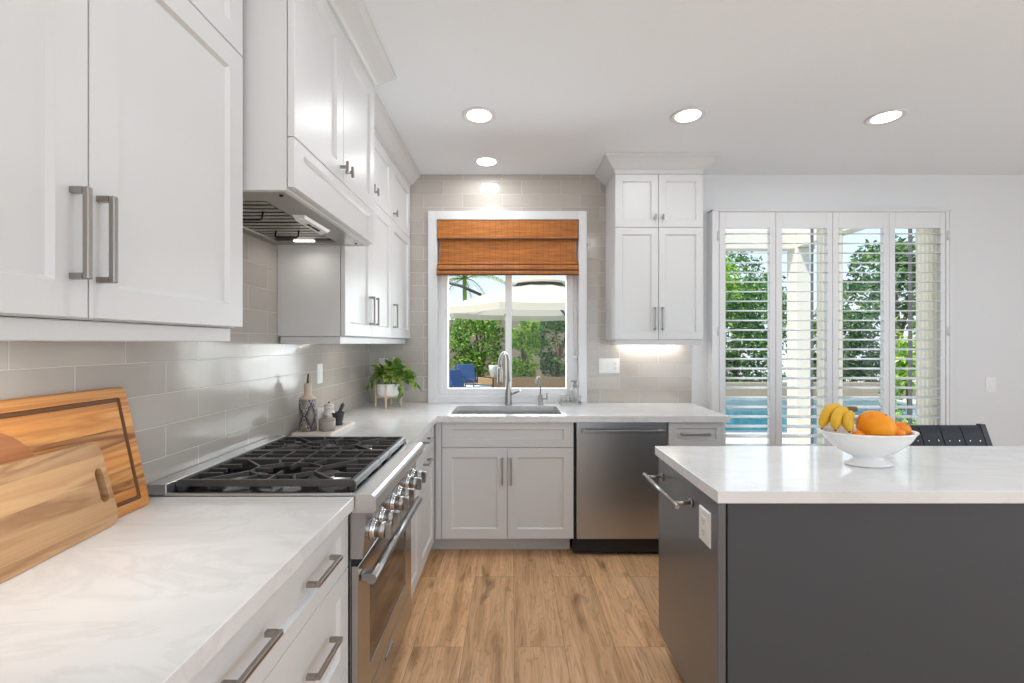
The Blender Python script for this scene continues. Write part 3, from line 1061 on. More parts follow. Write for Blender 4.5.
# near unit
T = FX(UF)
t = thing('wall_cabinet', 'tall white wall cabinet nearest the viewer, above the cutting boards', 'cabinet', (XL + 0.15, 0.85, 1.39), 'white wall cabinets')
link('carcass', MB().box(XL + 0.002, UF - 0.003, 0.365, 1.340, 1.424, 2.60), M['cab'], t)
link('light_rail', MB().box(XL + 0.03, UF - 0.004, 0.368, 1.322, 1.384, 1.4225, 0.002, 1), M['cab'], t)
door_part(t, T, 0.365, 0.8536, 1.425, 2.222, ('bar', 0.820, 1.578, 0.166, True))
door_part(t, T, 0.8536, 1.343, 1.425, 2.222, ('bar', 0.873, 1.578, 0.166, True))
door_part(t, T, 0.365, 0.8536, 2.222, 2.584, ('knob', 0.820, 2.27))
door_part(t, T, 0.8536, 1.343, 2.222, 2.584, ('knob', 0.885, 2.27))
link('frieze', MB().box(UF - 0.02, UF + 0.018, 0.365, 1.343, 2.5865, ZC - 0.001), M['cab'], t)
link('crown_molding', crown_run(MB(), UF + 0.018, 0.365, 1.345), M['cab'], t)

# hood cabinet
HF = -0.672
T = FX(HF)
t = thing('hood_cabinet', 'deep white cabinet boxing in the range hood above the cooktop', 'cabinet', (XL + 0.2, 1.755, 1.84), 'white wall cabinets')
mbx = MB()
mbx.box(XL + 0.002, HF - 0.003, 1.362, 1.380, 1.838, 2.60)
mbx.box(XL + 0.002, HF - 0.003, 2.138, 2.156, 1.838, 2.60)
mbx.box(XL + 0.002, HF - 0.003, 1.380, 2.138, 1.93, 2.60)
mbx.box(HF - 0.018, HF - 0.003, 1.380, 2.138, 1.838, 1.93)
link('carcass', mbx, M['cab'], t)
door_part(t, T, 1.362, 1.759, 1.998, 2.584, ('knob', 1.733, 2.05))
door_part(t, T, 1.759, 2.158, 1.998, 2.584, ('knob', 1.787, 2.05))
mbx = MB()
shaker(mbx, T, 1.362, 2.158, 1.846, 1.998, w=0.062, wv=0.030)
link('front_panel', mbx, M['cab'], t)
link('frieze', MB().box(HF - 0.05, HF + 0.018, 1.362, 2.158, 2.5865, ZC - 0.001), M['cab'], t)
link('crown_molding', crown_run(MB(), HF + 0.018, 1.350, 2.158, False, False).loft(
    [[(HF + 0.018 + x, 2.158, ZC - 0.0985 + z) for x, z in CROWN], [(HF + 0.018 + x, 2.158 + x, ZC - 0.0985 + z) for x, z in CROWN]]).box(
        UF + 0.02, HF + 0.018, 2.1585, 2.166, ZC - 0.0985, ZC - 0.001), M['cab'], t)

# far units
T = FX(UF)
t = thing('wall_cabinet', 'white wall cabinet with paired doors beyond the range hood', 'cabinet', (XL + 0.15, 2.58, 1.375), 'white wall cabinets')
link('carcass', MB().box(XL + 0.002, UF - 0.003, 2.160, 2.999, 1.412, 2.60), M['cab'], t)
link('light_rail', MB().box(XL + 0.012, UF - 0.004, 2.166, 2.999, 1.375, 1.4105, 0.002, 1), M['cab'], t)
door_part(t, T, 2.162, 2.575, 1.413, 2.197, ('bar', 2.537, 1.56, 0.158, True))
door_part(t, T, 2.575, 2.999, 1.413, 2.197, ('bar', 2.613, 1.56, 0.158, True))
door_part(t, T, 2.162, 2.575, 2.197, 2.584, ('knob', 2.540, 2.245))
door_part(t, T, 2.575, 2.999, 2.197, 2.584, ('knob', 2.610, 2.245))
link('frieze', MB().box(UF - 0.05, UF + 0.018, 2.160, 2.999, 2.5865, ZC - 0.001), M['cab'], t)
link('crown_molding', crown_run(MB(), UF + 0.018, 2.168, 2.999), M['cab'], t)
t = thing('wall_cabinet', 'narrow white wall cabinet in the corner left of the sink window', 'cabinet', (XL + 0.15, 3.27, 1.375), 'white wall cabinets')
link('carcass', MB().box(XL + 0.002, UF - 0.003, 3.001, 3.5445, 1.412, 2.60), M['cab'], t)
link('light_rail', MB().box(XL + 0.012, UF - 0.004, 3.001, 3.500, 1.375, 1.4105, 0.002, 1), M['cab'], t)
door_part(t, T, 3.001, 3.540, 1.413, 2.197, ('bar', 3.042, 1.56, 0.158, True))
door_part(t, T, 3.001, 3.540, 2.197, 2.584, ('knob', 3.042, 2.245))
link('frieze', MB().box(UF - 0.05, UF + 0.018, 3.001, 3.5445, 2.5865, ZC - 0.001), M['cab'], t)
link('crown_molding', crown_run(MB(), UF + 0.018, 3.001, 3.5445), M['cab'], t)

# right wall cabinet beside the window
t = thing('wall_cabinet', 'white wall cabinet between the sink window and the shutters', 'cabinet', (1.04, 3.38, 1.36), 'white wall cabinets')
cf = 3.24
T = FY(cf)
cx0, cx1 = 0.729, 1.354
link('carcass', MB().box(cx0, cx1, cf, YB - 0.001, 1.404, 2.60), M['cab'], t)
mbx = MB()
mbx.box(cx0 + 0.012, cx1 - 0.002, cf - 0.004, cf + 0.016, 1.366, 1.4025, 0.002, 1)
mbx.box(cx0 + 0.012, cx0 + 0.03, cf + 0.016, YB - 0.06, 1.366, 1.4025, 0.002, 1)
link('light_rail', mbx, M['cab'], t)
mid = (520 / 7.585 + 590 - 512) * 3.22 / 455.1
door_part(t, T, cx0, mid, 1.405, 2.199, ('bar', mid - 0.026, 1.552, 0.160, True), w=0.048)
door_part(t, T, mid, cx1, 1.405, 2.199, ('bar', mid + 0.026, 1.552, 0.160, True), w=0.048)
door_part(t, T, cx0, mid, 2.199, 2.576, ('knob', mid - 0.026, 2.265), w=0.048)
door_part(t, T, mid, cx1, 2.199, 2.576, ('knob', mid + 0.026, 2.265), w=0.048)
link('frieze', MB().box(cx0 - 0.001, cx1 + 0.001, cf - 0.018, YB - 0.001, 2.5785, ZC - 0.001), M['cab'], t)
zb = ZC - 0.0985


def crown3(off):
    x, z = off
    return (x, z)


loops = []
for x, z in CROWN:
    loops.append([(cx0 - x, YB - 0.001, zb + z), (cx0 - x, cf - 0.018 - x, zb + z), (cx1 + x, cf - 0.018 - x, zb + z), (cx1 + x, YB - 0.001, zb + z)])
mbx = MB()
for i in range(len(loops) - 1):
    a, b_ = loops[i], loops[i + 1]
    for k in range(3):
        mbx.add([a[k], a[k + 1], b_[k + 1], b_[k]], [[0, 1, 2, 3]])
link('crown_molding', mbx, M['cab'], t)
link('strip_light', MB().box(0.86, 1.28, 3.485, 3.505, 1.392, 1.402), M['strip'], t)

# under-cabinet light sources
area_light('strip_lamp_right', (1.07, 3.49, 1.385), (0, 0.35, -1), 0.45, 0.02, P_UNDER, (1.0, 0.93, 0.84))
area_light('strip_lamp_near', (-1.03, 0.85, 1.40), (-0.3, 0, -1), 0.02, 0.85, P_UNDER * 2.6, (1.0, 0.94, 0.87))
area_light('strip_lamp_far', (-1.03, 2.85, 1.395), (-0.3, 0, -1), 0.02, 1.1, P_UNDER * 1.6, (1.0, 0.94, 0.87))

# ------------------------------------------------------------------ range hood insert
t = thing('range_hood', 'stainless steel hood insert with baffle filters above the cooktop', 'range hood', (-0.9, 1.755, 1.84))
HZ = 1.840
ix0, ix1, iy0, iy1 = -1.075, -0.800, 1.475, 2.085
ox0, ox1, oy0, oy1 = -1.112, -0.6915, 1.381, 2.137
mbx = MB()
for a, b_, c, d in ((ox0, ix0, oy0, oy1), (ix1, ox1, oy0, oy1), (ix0, ix1, oy0, iy0), (ix0, ix1, iy1, oy1)):
    mbx.box(a, b_, c, d, HZ, HZ + 0.004)
# sloped inner walls of the opening
zt = HZ + 0.022
for p in (((ix0, iy0), (ix1, iy0), (ix1 - 0.01, iy0 + 0.02), (ix0 + 0.01, iy0 + 0.02)), ((ix0, iy1), (ix1, iy1), (ix1 - 0.01, iy1 - 0.02), (ix0 + 0.01, iy1 - 0.02)),
          ((ix1, iy0), (ix1, iy1), (ix1 - 0.01, iy1 - 0.02), (ix1 - 0.01, iy0 + 0.02)), ((ix0, iy0), (ix0, iy1), (ix0 + 0.01, iy1 - 0.02), (ix0 + 0.01, iy0 + 0.02))):
    mbx.add([(*p[0], HZ), (*p[1], HZ), (*p[2], zt), (*p[3], zt)], [[0, 1, 2, 3]])
link('hood_body', mbx, M['steel_hood'], t)
link('hood_slot_shade', MB().box(ix0, ix1, iy0, iy1, HZ + 0.0075, zt + 0.02), M['dark'], t)  # dark slab standing in for the shade in the filter slots
for (a, b_) in ((iy0 + 0.022, 1.755), (1.765, iy1 - 0.052)):
    fb = MB()
    n = 6
    p = (b_ - a) / n
    for k in range(n):
        ya = a + k * p
        fb.box(ix0 + 0.012, ix1 - 0.012, ya, ya + p * 0.66, HZ + 0.0045, HZ + 0.007)
    ff = link('baffle_filter', fb, M['steel_hood'], t)
    yc = (a + b_) / 2
    z0 = HZ + 0.006
    link('bail_handle', MB().tube([(-0.985, yc, z0), (-0.985, yc - 0.006, z0 - 0.022), (-0.978, yc - 0.008, z0 - 0.028), (-0.897, yc - 0.008, z0 - 0.028),
                                   (-0.890, yc - 0.006, z0 - 0.022), (-0.890, yc, z0)], 0.0035, 8), M['dark'], ff)
# control strip, tilted towards the cook
cp = MB()
a = [(-0.742, 1.63, HZ - 0.001), (-0.742, 1.86, HZ - 0.001), (-0.790, 1.86, HZ + 0.002), (-0.790, 1.63, HZ + 0.002)]
b_ = [(-0.748, 1.64, HZ - 0.012), (-0.748, 1.85, HZ - 0.012), (-0.778, 1.85, HZ - 0.020), (-0.778, 1.64, HZ - 0.020)]
cp.loft([a, b_])
cpo = link('control_panel', cp, M['hoodctl'], t)
bt = MB()
for k in range(6):
    y = 1.70 + k * 0.016 + (0.008 if k > 1 else 0)
    bt.box(-0.768, -0.759, y, y + 0.010, HZ - 0.0195, HZ - 0.0145)
link('button', bt, M['dark'], cpo)
for q in ((-0.72, 1.42), (-0.72, 2.10)):
    link('screw', MB().cyl((q[0], q[1], HZ - 0.003), (q[0], q[1], HZ), 0.006, n=10), M['dark'], t)
link('hood_lamp', MB().box(-0.985, -0.895, iy1 - 0.034, iy1 - 0.018, HZ - 0.001, HZ + 0.004), M['strip'], t)
area_light('hood_bulb', (-0.94, 2.06, HZ - 0.012), (0.0, -0.15, -1), 0.09, 0.03, P_HOOD, (1.0, 0.94, 0.86))

# ------------------------------------------------------------------ base cabinets
T = FX(LFACE)


def base_left(label, y0, y1, rows, toe=True):
    t = thing('base_cabinet', label, 'cabinet', ((XL + LFACE) / 2, (y0 + y1) / 2, 0), 'white base cabinets')
    link('carcass', MB().box(XL + 0.002, LFACE, y0, y1, 0.115, CB - 0.001), M['cab'], t)
    link('toe_kick', MB().box(XL + 0.05, LFACE - 0.055, y0, y1, 0.001, 0.115), M['kick'], t)
    for nm, a, b_, z0, z1, h, wv in rows:
        door_part(t, T, a, b_, z0, z1, h, nm, wv=wv)
    return t


t_ = base_left('white drawer cabinet nearest the viewer, under the cutting board counter', 0.50, 1.377, [
    ('drawer', 0.635, 1.377, 0.703, 0.870, [('bar', 0.845, 0.797, 0.15, False), ('bar', 1.168, 0.797, 0.15, False)], 0.045),
    ('drawer', 0.635, 1.377, 0.410, 0.703, [('bar', 0.845, 0.574, 0.15, False), ('bar', 1.168, 0.574, 0.15, False)], 0.055),
    ('drawer', 0.635, 1.377, 0.120, 0.410, [('bar', 0.845, 0.30, 0.15, False), ('bar', 1.168, 0.30, 0.15, False)], 0.055)])
link('end_panel', MB().box(LFACE, LFACE + 0.020, 0.50, 0.633, 0.120, 0.870, 0.001, 1), M['cab'], t_)
base_left('narrow white base cabinet directly beyond the range', 2.126, 2.449, [
    ('drawer', 2.126, 2.449, 0.728, 0.870, ('bar', 2.288, 0.823, 0.13, False), 0.040),
    ('door', 2.126, 2.449, 0.120, 0.728, ('bar', 2.288, 0.700, 0.13, False), 0.062)])
base_left('white base cabinet at the inside corner, left of the sink cabinet', 2.451, 2.885, [
    ('drawer', 2.451, 2.885, 0.728, 0.870, ('bar', 2.60, 0.823, 0.13, False), 0.040),
    ('door', 2.451, 2.885, 0.120, 0.728, ('bar', 2.60, 0.700, 0.13, False), 0.062)])

# sink base
T = FY(BFACE)
t = thing('sink_cabinet', 'white two-door base cabinet under the sink', 'cabinet', (-0.03, 3.2, 0), 'white base cabinets')
mbx = MB()
mbx.box(-0.513, 0.385, BFACE, BFACE + 0.02, 0.115, CB - 0.001)
mbx.box(-0.513, -0.495, BFACE + 0.02, YB - 0.01, 0.115, CB - 0.001)
mbx.box(0.367, 0.385, BFACE + 0.02, YB - 0.01, 0.115, CB - 0.001)
mbx.box(-0.495, 0.367, BFACE + 0.02, YB - 0.01, 0.115, 0.133)
link('carcass', mbx, M['cab'], t)
link('corner_filler', MB().box(-0.493, -0.4545, BFACE - 0.018, BFACE, 0.120, 0.872, 0.001, 1), M['cab'], t)
link('toe_kick', MB().box(-0.560, 0.385, 3.040, 3.055, 0.001, 0.115), M['kick'], t)
door_part(t, T, -0.453, 0.397, 0.708, 0.872, None, 'false_drawer', wv=0.045)
door_part(t, T, -0.453, -0.030, 0.120, 0.708, ('bar', -0.0615, 0.558, 0.170, True))
door_part(t, T, -0.030, 0.397, 0.120, 0.708, ('bar', -0.005, 0.558, 0.170, True))

# dishwasher
t = thing('dishwasher', 'stainless steel dishwasher right of the sink cabinet', 'dishwasher', (0.70, 3.2, 0))
link('tub', MB().box(0.400, 1.000, 2.955, YB - 0.02, 0.02, CB - 0.002), M['dark'], t)
d = link('dishwasher_door', MB().box(0.414, 0.992, 2.921, 2.953, 0.122, 0.871, 0.002, 2), M['steel_dw'], t)
mbx = MB().box(0.442, 0.966, 2.872, 2.886, 0.807, 0.828, 0.003, 2)
mbx.box(0.450, 0.468, 2.884, 2.921, 0.809, 0.826)
mbx.box(0.940, 0.958, 2.884, 2.921, 0.809, 0.826)
link('handle', mbx, M['nickel'], d)
link('toe_kick', MB().box(0.405, 0.995, 3.00, 3.02, 0.001, 0.122), M['dark'], t)

# drawer cabinet at the end of the run
T = FY(BFACE)
t = thing('base_cabinet', 'white drawer cabinet at the right end, beside the dishwasher', 'cabinet', (1.18, 3.2, 0), 'white base cabinets')
link('carcass', MB().box(1.004, 1.362, BFACE, YB - 0.01, 0.115, CB - 0.001), M['cab'], t)
link('toe_kick', MB().box(1.004, 1.362, 3.040, 3.055, 0.001, 0.115), M['kick'], t)
door_part(t, T, 1.005, 1.363, 0.716, 0.872, ('bar', 1.175, 0.796, 0.185, False), 'drawer', w=0.045, wv=0.038)
door_part(t, T, 1.005, 1.363, 0.418, 0.716, ('bar', 1.175, 0.63, 0.185, False), 'drawer', w=0.045, wv=0.045)
door_part(t, T, 1.005, 1.363, 0.120, 0.418, ('bar', 1.175, 0.33, 0.185, False), 'drawer', w=0.045, wv=0.045)

# ------------------------------------------------------------------ countertops
SK = (-0.405, 0.327, 2.985, 3.368)
ct = MB().box(XL + 0.001, LF, 0.49, 1.381, CB, CT, 0.0015, 1)
o = link('countertop', ct, M['quartz'])
tag(o, 'white quartz countertop slab nearest the viewer, under the cutting boards', 'countertop', 'white quartz countertops')
# L-shaped piece with the sink cut-out
bm_out = [(XL + 0.001, 2.123), (LF, 2.123), (LF, BF), (1.388, BF), (1.388, YB - 0.001), (XL + 0.001, YB - 0.001)]
ct = MB().plate(bm_out, [rrect(*SK, 0.02, 4)], CT - CB, Matrix.Translation((0, 0, CB)))
o = link('countertop', ct, M['quartz'])
tag(o, 'white quartz countertop running round the corner and along the sink', 'countertop', 'white quartz countertops')

# sink
mbx = MB()


def rloop(i, z, r=0.02):
    return [(x, y, z) for x, y in rrect(SK[0] + i, SK[1] - i, SK[2] + i, SK[3] - i, r, 4)]


mbx.loft([rloop(-0.02, CB - 0.0025), rloop(-0.003, CB - 0.0025), rloop(-0.003, 0.70), rloop(0.012, 0.688), rloop(0.012, 0.684), rloop(-0.006, 0.695), rloop(-0.006, CB - 0.005), rloop(-0.02, CB - 0.005)], False, False, False)
mbx.add(rloop(0.012, 0.688), [list(range(len(rloop(0.012, 0.688))))])
t = thing('kitchen_sink', 'stainless steel undermount sink below the window', 'sink', (-0.04, 3.17, 0.684))
link('basin', mbx, M['steel_h'], t)
link('drain', MB().lathe([(0.055, 0.689), (0.055, 0.692), (0.045, 0.692), (0.040, 0.690), (0.001, 0.690)], (-0.04, 3.2, 0)), M['chrome'], t)

# faucets
t = thing('kitchen_faucet', 'tall gooseneck pull-down faucet behind the sink', 'faucet', (-0.028, 3.43, CT))
fx, fy = -0.028, 3.43
link('faucet_body', MB().lathe([(0.030, 0.0), (0.030, 0.006), (0.0265, 0.010), (0.025, 0.06), (0.0215, 0.105), (0.0175, 0.165), (0.013, 0.175), (0.001, 0.175)], (fx, fy, CT + 0.0005), 20), M['nickel'], t)
pts = [(fx, fy, CT + 0.16), (fx, fy, CT + 0.30)]
dirx, diry = -0.38, -0.92
for k in range(13):
    q = PI * k / 12
    r = 0.078
    o_ = r - r * math.cos(q)
    pts.append((fx + dirx * o_, fy + diry * o_, CT + 0.315 + 0.078 * math.sin(q)))
ex, ey = fx + dirx * 0.156, fy + diry * 0.156
pts.append((ex, ey, CT + 0.285))
link('gooseneck', MB().tube(pts, 0.0115, 12), M['nickel'], t)
link('spray_head', MB().lathe([(0.0125, 0.29), (0.017, 0.275), (0.0185, 0.185), (0.0175, 0.165), (0.001, 0.165)][::-1], (ex, ey, CT), 18), M['nickel'], t)
link('lever', MB().cyl((fx + 0.015, fy, CT + 0.082), (fx + 0.042, fy - 0.004, CT + 0.088), 0.012, 0.012, 14).cyl((fx + 0.035, fy - 0.004, CT + 0.086), (fx + 0.088, fy - 0.02, CT + 0.112), 0.0085, 0.011, 12), M['nickel'], t)

t = thing('filter_faucet', 'small gooseneck water tap right of the tall faucet', 'faucet', (0.215, 3.43, CT))
fx = 0.215
link('tap_body', MB().lathe([(0.021, 0.0), (0.021, 0.005), (0.0165, 0.008), (0.0165, 0.072), (0.012, 0.078), (0.001, 0.078)], (fx, fy, CT + 0.0005), 18), M['nickel'], t)
pts = [(fx, fy, CT + 0.07), (fx, fy, CT + 0.17)]
for k in range(11):
    q = PI * 1.05 * k / 10
    o_ = 0.032 - 0.032 * math.cos(q)
    pts.append((fx - 0.55 * o_, fy - 0.83 * o_, CT + 0.175 + 0.036 * math.sin(q)))
pts.append((fx - 0.55 * 0.066, fy - 0.83 * 0.066, CT + 0.150))
link('tap_spout', MB().tube(pts, 0.0058, 10), M['nickel'], t)
link('tap_lever', MB().cyl((fx, fy, CT + 0.045), (fx + 0.052, fy - 0.004, CT + 0.048), 0.006, n=10).cyl((fx + 0.047, fy - 0.004, CT + 0.038), (fx + 0.047, fy - 0.004, CT + 0.092), 0.0055, n=10), M['nickel'], t)

# wire caddy with soap bottle
t = thing('sink_caddy', 'small chrome wire caddy right of the water tap', 'caddy', (0.44, 3.44, CT))
cx, cy = 0.44, 3.44
wb = MB()
for z in (0.022, 0.062):
    wb.tube([(cx + x, cy + y, CT + z) for x, y in rrect(-0.082, 0.082, -0.045, 0.045, 0.02, 4)], 0.0025, 6, closed=True)
for k in range(5):
    x = -0.07 + 0.035 * k
    wb.tube([(cx + x, cy - 0.045, CT + 0.062), (cx + x, cy - 0.045, CT + 0.022), (cx + x, cy + 0.045, CT + 0.022), (cx + x, cy + 0.045, CT + 0.062)], 0.002, 6)
for sx_ in (-1, 1):
    for sy_ in (-1, 1):
        wb.tube([(cx + sx_ * 0.07, cy + sy_ * 0.043, CT + 0.022), (cx + sx_ * 0.074, cy + sy_ * 0.047, CT + 0.003)], 0.003, 6)
for k in range(4):
    x = -0.055 + 0.037 * k
    wb.tube([(cx + x + 0.013 * math.cos(2 * PI * j / 10), cy - 0.048, CT + 0.042 + 0.013 * math.sin(2 * PI * j / 10)) for j in range(10)], 0.0018, 6, closed=True)
link('wire_basket', wb, M['bronze'], t)
t = thing('soap_bottle', 'clear plastic pump bottle standing in the wire caddy', 'bottle', (0.475, 3.445, CT + 0.026))
link('bottle', MB().lathe([(0.001, 0.0), (0.031, 0.0), (0.033, 0.004), (0.033, 0.082), (0.028, 0.096), (0.013, 0.106), (0.013, 0.112), (0.001, 0.112)], (0.475, 3.445, CT + 0.026), 20), M['soap'], t)
link('pump', MB().lathe([(0.015, 0.112), (0.015, 0.126), (0.010, 0.128), (0.008, 0.142), (0.014, 0.145), (0.014, 0.156), (0.001, 0.157)], (0.475, 3.445, CT + 0.026), 14).box(0.445, 0.478, 3.438, 3.452, CT + 0.172, CT + 0.181, 0.002, 1), M['greymetal'], t)

# ------------------------------------------------------------------ blind
t = thing('roman_blind', 'orange brown woven bamboo roman blind, half raised over the sink window', 'blind', (-0.035, 3.55, 1.90))
bx0, bx1 = -0.578, 0.512
link('head_rail', MB().box(bx0, bx1, 3.536, 3.572, 2.316, 2.334), M['blindedge'], t)
mbx = MB().box(bx0, bx1, 3.522, 3.528, 2.190, 2.330)
mbx.box(bx0, bx0 + 0.004, 3.528, 3.560, 2.190, 2.330)
mbx.box(bx1 - 0.004, bx1, 3.528, 3.560, 2.190, 2.330)
v_ = link('valance', mbx, M['blind'], t)
link('binding', MB().box(bx0, bx1, 3.5205, 3.5295, 2.180, 2.191).box(bx0 - 0.004, bx1 + 0.004, 3.521, 3.560, 2.330, 2.3355), M['blindedge'], v_)
zs = [2.31, 2.25, 2.19, 2.14, 2.09, 2.04, 2.00, 1.985]
prev = None
sheet_l = []
for z in zs:
    k = (2.31 - z) / 0.33
    ins = 0.006 + 0.012 * math.sin(PI * min(1, k))
    yy = 3.554 - 0.006 * math.sin(PI * k)
    sheet_l.append([(bx0 + ins, yy, z), (bx1 - ins, yy, z), (bx1 - ins, yy + 0.004, z), (bx0 + ins, yy + 0.004, z)])
link('shade_sheet', MB().loft(sheet_l), M['blind'], t)
for k, (z0, z1, yb_) in enumerate(((1.985, 2.010, 3.530), (1.945, 1.984, 3.520), (1.908, 1.943, 3.514))):
    pr = [(yb_, z0), (yb_ + 0.004, z0 - 0.002), (3.558, z0 + 0.002), (3.560, z1 - 0.004), (yb_ + 0.006, z1), (yb_ - 0.002, (z0 + z1) / 2)]
    f_ = link('stacked_fold', MB().loft([[(bx0 - 0.002 * k, y, z) for y, z in pr], [(bx1 + 0.002 * k, y, z) for y, z in pr]]), M['blind'], t)
    link('fold_edge', MB().box(bx0 - 0.002 * k, bx1 + 0.002 * k, yb_ - 0.004, yb_ + 0.0015, z0 - 0.006, z0 + 0.006), M['blindedge'], f_)
mbx = MB().tube([(0.478, 3.560, 1.93), (0.478, 3.555, 1.75), (0.480, 3.55, 1.45), (0.484, 3.545, 1.28)], 0.0018, 6)
mbx.tube([(0.490, 3.560, 1.93), (0.490, 3.555, 1.75), (0.491, 3.55, 1.45), (0.492, 3.545, 1.28)], 0.0018, 6)
link('cord', mbx, M['cord'], t)
o = link('cord_cleat', MB().cyl((0.500, 3.585, 1.268), (0.512, 3.600, 1.268), 0.006, n=10).sphere((0.488, 3.549, 1.268), 0.010, 12, 8).cyl((0.488, 3.549, 1.268), (0.5175, 3.60, 1.268), 0.004, n=8), M['vinyl'], t)

# white wall cleat on the tile right of the window
o = link('wall_cleat', MB().lathe([(0.014, 0.0), (0.014, 0.004), (0.006, 0.006), (0.006, 0.014), (0.010, 0.018), (0.010, 0.021), (0.001, 0.022)], n=16, T=frame_T((0.597, YB, 2.152), (1, 0, 0), (0, -1, 0))), M['plate'], origin=None)
tag(o, 'tiny white knob on the tile right of the sink window', 'hook')


# ------------------------------------------------------------------ switches and outlets
def plate_thing(name, label, cat, T, u0, u1, v0, v1, gangs, kind, grp):
    ctr = T @ Vector(((u0 + u1) / 2, (v0 + v1) / 2, 0))
    t = thing(name, label, cat, ctr, grp)
    mbx = MB().loft([rect(u0, u1, v0, v1, 0, 0.0002), rect(u0, u1, v0, v1, 0, 0.004), rect(u0, u1, v0, v1, 0.003, 0.007)], T=T)
    link('plate', mbx, M['plate'], t)
    gw = (u1 - u0 - 0.024) / gangs
    for g in range(gangs):
        c = u0 + 0.012 + gw * (g + 0.5)
        m_ = (v0 + v1) / 2
        hw = min(0.0165, gw * 0.38)
        k = kind[g]
        if k == 'r':
            b1 = MB().loft([rect(c - hw, c + hw, m_ - 0.033, m_ + 0.033, 0, 0.007), rect(c - hw, c + hw, m_ - 0.033, m_ + 0.033, 0.001, 0.0095)], T=T)
            link('rocker', b1, M['plate'], t)
        else:
            b1 = MB().loft([rect(c - hw, c + hw, m_ - 0.033, m_ + 0.033, 0, 0.007), rect(c - hw, c + hw, m_ - 0.033, m_ + 0.033, 0.001, 0.0085)], T=T)
            so = link('socket', b1, M['plate'], t)
            b2 = MB()
            for q in (-0.018, 0.018):
                b2.box(c - 0.007, c - 0.0045, m_ + q - 0.005, m_ + q + 0.005, 0.0085, 0.0089, T=T)
                b2.box(c + 0.0045, c + 0.007, m_ + q - 0.005, m_ + q + 0.005, 0.0085, 0.0089, T=T)
                b2.box(c - 0.002, c + 0.002, m_ + q - 0.012, m_ + q - 0.008, 0.0085, 0.0089, T=T)
            link('socket_slots', b2, M['slot'], so)
    return t


TB = FY(YB)
plate_thing('switch_plate', 'wide white switch and outlet plate on tile right of the window', 'switch', TB, 0.6746, 0.836, 1.146, 1.260, 3, 'rro', 'white wall plates')
plate_thing('wall_outlet', 'white outlet on the tile behind the potted plant', 'outlet', TB, -1.035, -0.965, 1.188, 1.262, 1, 'r', 'white wall plates')
plate_thing('light_switch', 'single white light switch on the grey wall above the chair', 'switch', FY(YB + 0.006), 3.690, 3.772, 0.995, 1.118, 1, 'r', 'white wall plates')
plate_thing('wall_outlet', 'white outlet on the side tile above the patterned bottle', 'outlet', FX(XL), 2.597, 2.667, 1.146, 1.259, 1, 'r', 'white wall plates')

# ------------------------------------------------------------------ range
RY0, RY1 = 1.385, 2.120
t = thing('gas_range', 'stainless steel gas range with black grates, set into the left counter', 'range', (-0.8, 1.75, 0))
mbx = MB()
mbx.box(XL + 0.02, -0.490, RY0, RY1, 0.10, 0.905)
mbx.box(XL + 0.10, -0.56, RY0 + 0.02, RY1 - 0.02, 0.001, 0.10)
link('range_body', mbx, M['steel_v'], t)
mbx = MB().box(XL + 0.055, -0.487, RY0, RY1, 0.905, 0.917, 0.003, 2)
link('cooktop', mbx, M['black'], t)
mbx = MB().box(XL + 0.055, -0.487, RY0, RY0 + 0.010, 0.9055, 0.922, 0.002, 1).box(XL + 0.055, -0.487, RY1 - 0.010, RY1, 0.9055, 0.922, 0.002, 1)
link('cooktop_rim', mbx, M['steel_h'], t)
mbx = MB().box(XL + 0.004, XL + 0.062, RY0, RY1, 0.9145, 0.950, 0.002, 1)
link('backguard', mbx, M['steel_h'], t)
# bullnose + control fascia
pr = [(-0.4875, 0.862), (-0.424, 0.862), (-0.417, 0.866), (-0.414, 0.874), (-0.414, 0.904), (-0.418, 0.913), (-0.428, 0.918), (-0.4875, 0.921)]
link('bullnose', MB().extrude_y(pr, RY0, RY1), M['steel_h'], t)
pr = [(-0.4895, 0.722), (-0.455, 0.722), (-0.443, 0.861), (-0.4895, 0.861)]
link('control_fascia', MB().extrude_y(pr, RY0, RY1), M['steel_v'], t)
link('vent_gap', MB().box(-0.4895, -0.475, RY0 + 0.002, RY1 - 0.002, 0.700, 0.7215), M['dark'], t)
# knobs
nx = Vector((0.9963, 0, -0.086)).normalized()
for yk in (1.462, 1.560, 1.705, 1.800, 1.945, 2.043):
    c = Vector((-0.4492, yk, 0.784))
    mbx = MB().cyl(c, c + nx * 0.004, 0.033, 0.033, 24).cyl(c + nx * 0.004, c + nx * 0.014, 0.029, 0.026, 24)
    kb = link('knob_bezel', mbx, M['chrome'], t)
    mbx = MB().cyl(c + nx * 0.0145, c + nx * 0.044, 0.0255, 0.0245, 24)
    up = Vector((0, 0, 1))
    q = c + nx * 0.052
    mbx.box(-0.011, 0.011, -0.0245, 0.0245, -0.009, 0.010, 0.002, 1, Matrix.Translation(q) @ Matrix.Rotation(0, 4, 'X') @ Matrix(((0, 0, nx.x, 0), (1, 0, 0, 0), (0, 1, nx.z, 0), (0, 0, 0, 1))))
    link('knob', mbx, M['nickel'], kb)
# oven door
mbx = MB()
dz0, dz1 = 0.245, 0.698
wy0, wy1, wz0, wz1 = RY0 + 0.115, RY1 - 0.115, 0.315, 0.600
T = FX(-0.4885)


def rc(i0, i1, j0, j1, n):
    return [(i0, j0, n), (i1, j0, n), (i1, j1, n), (i0, j1, n)]


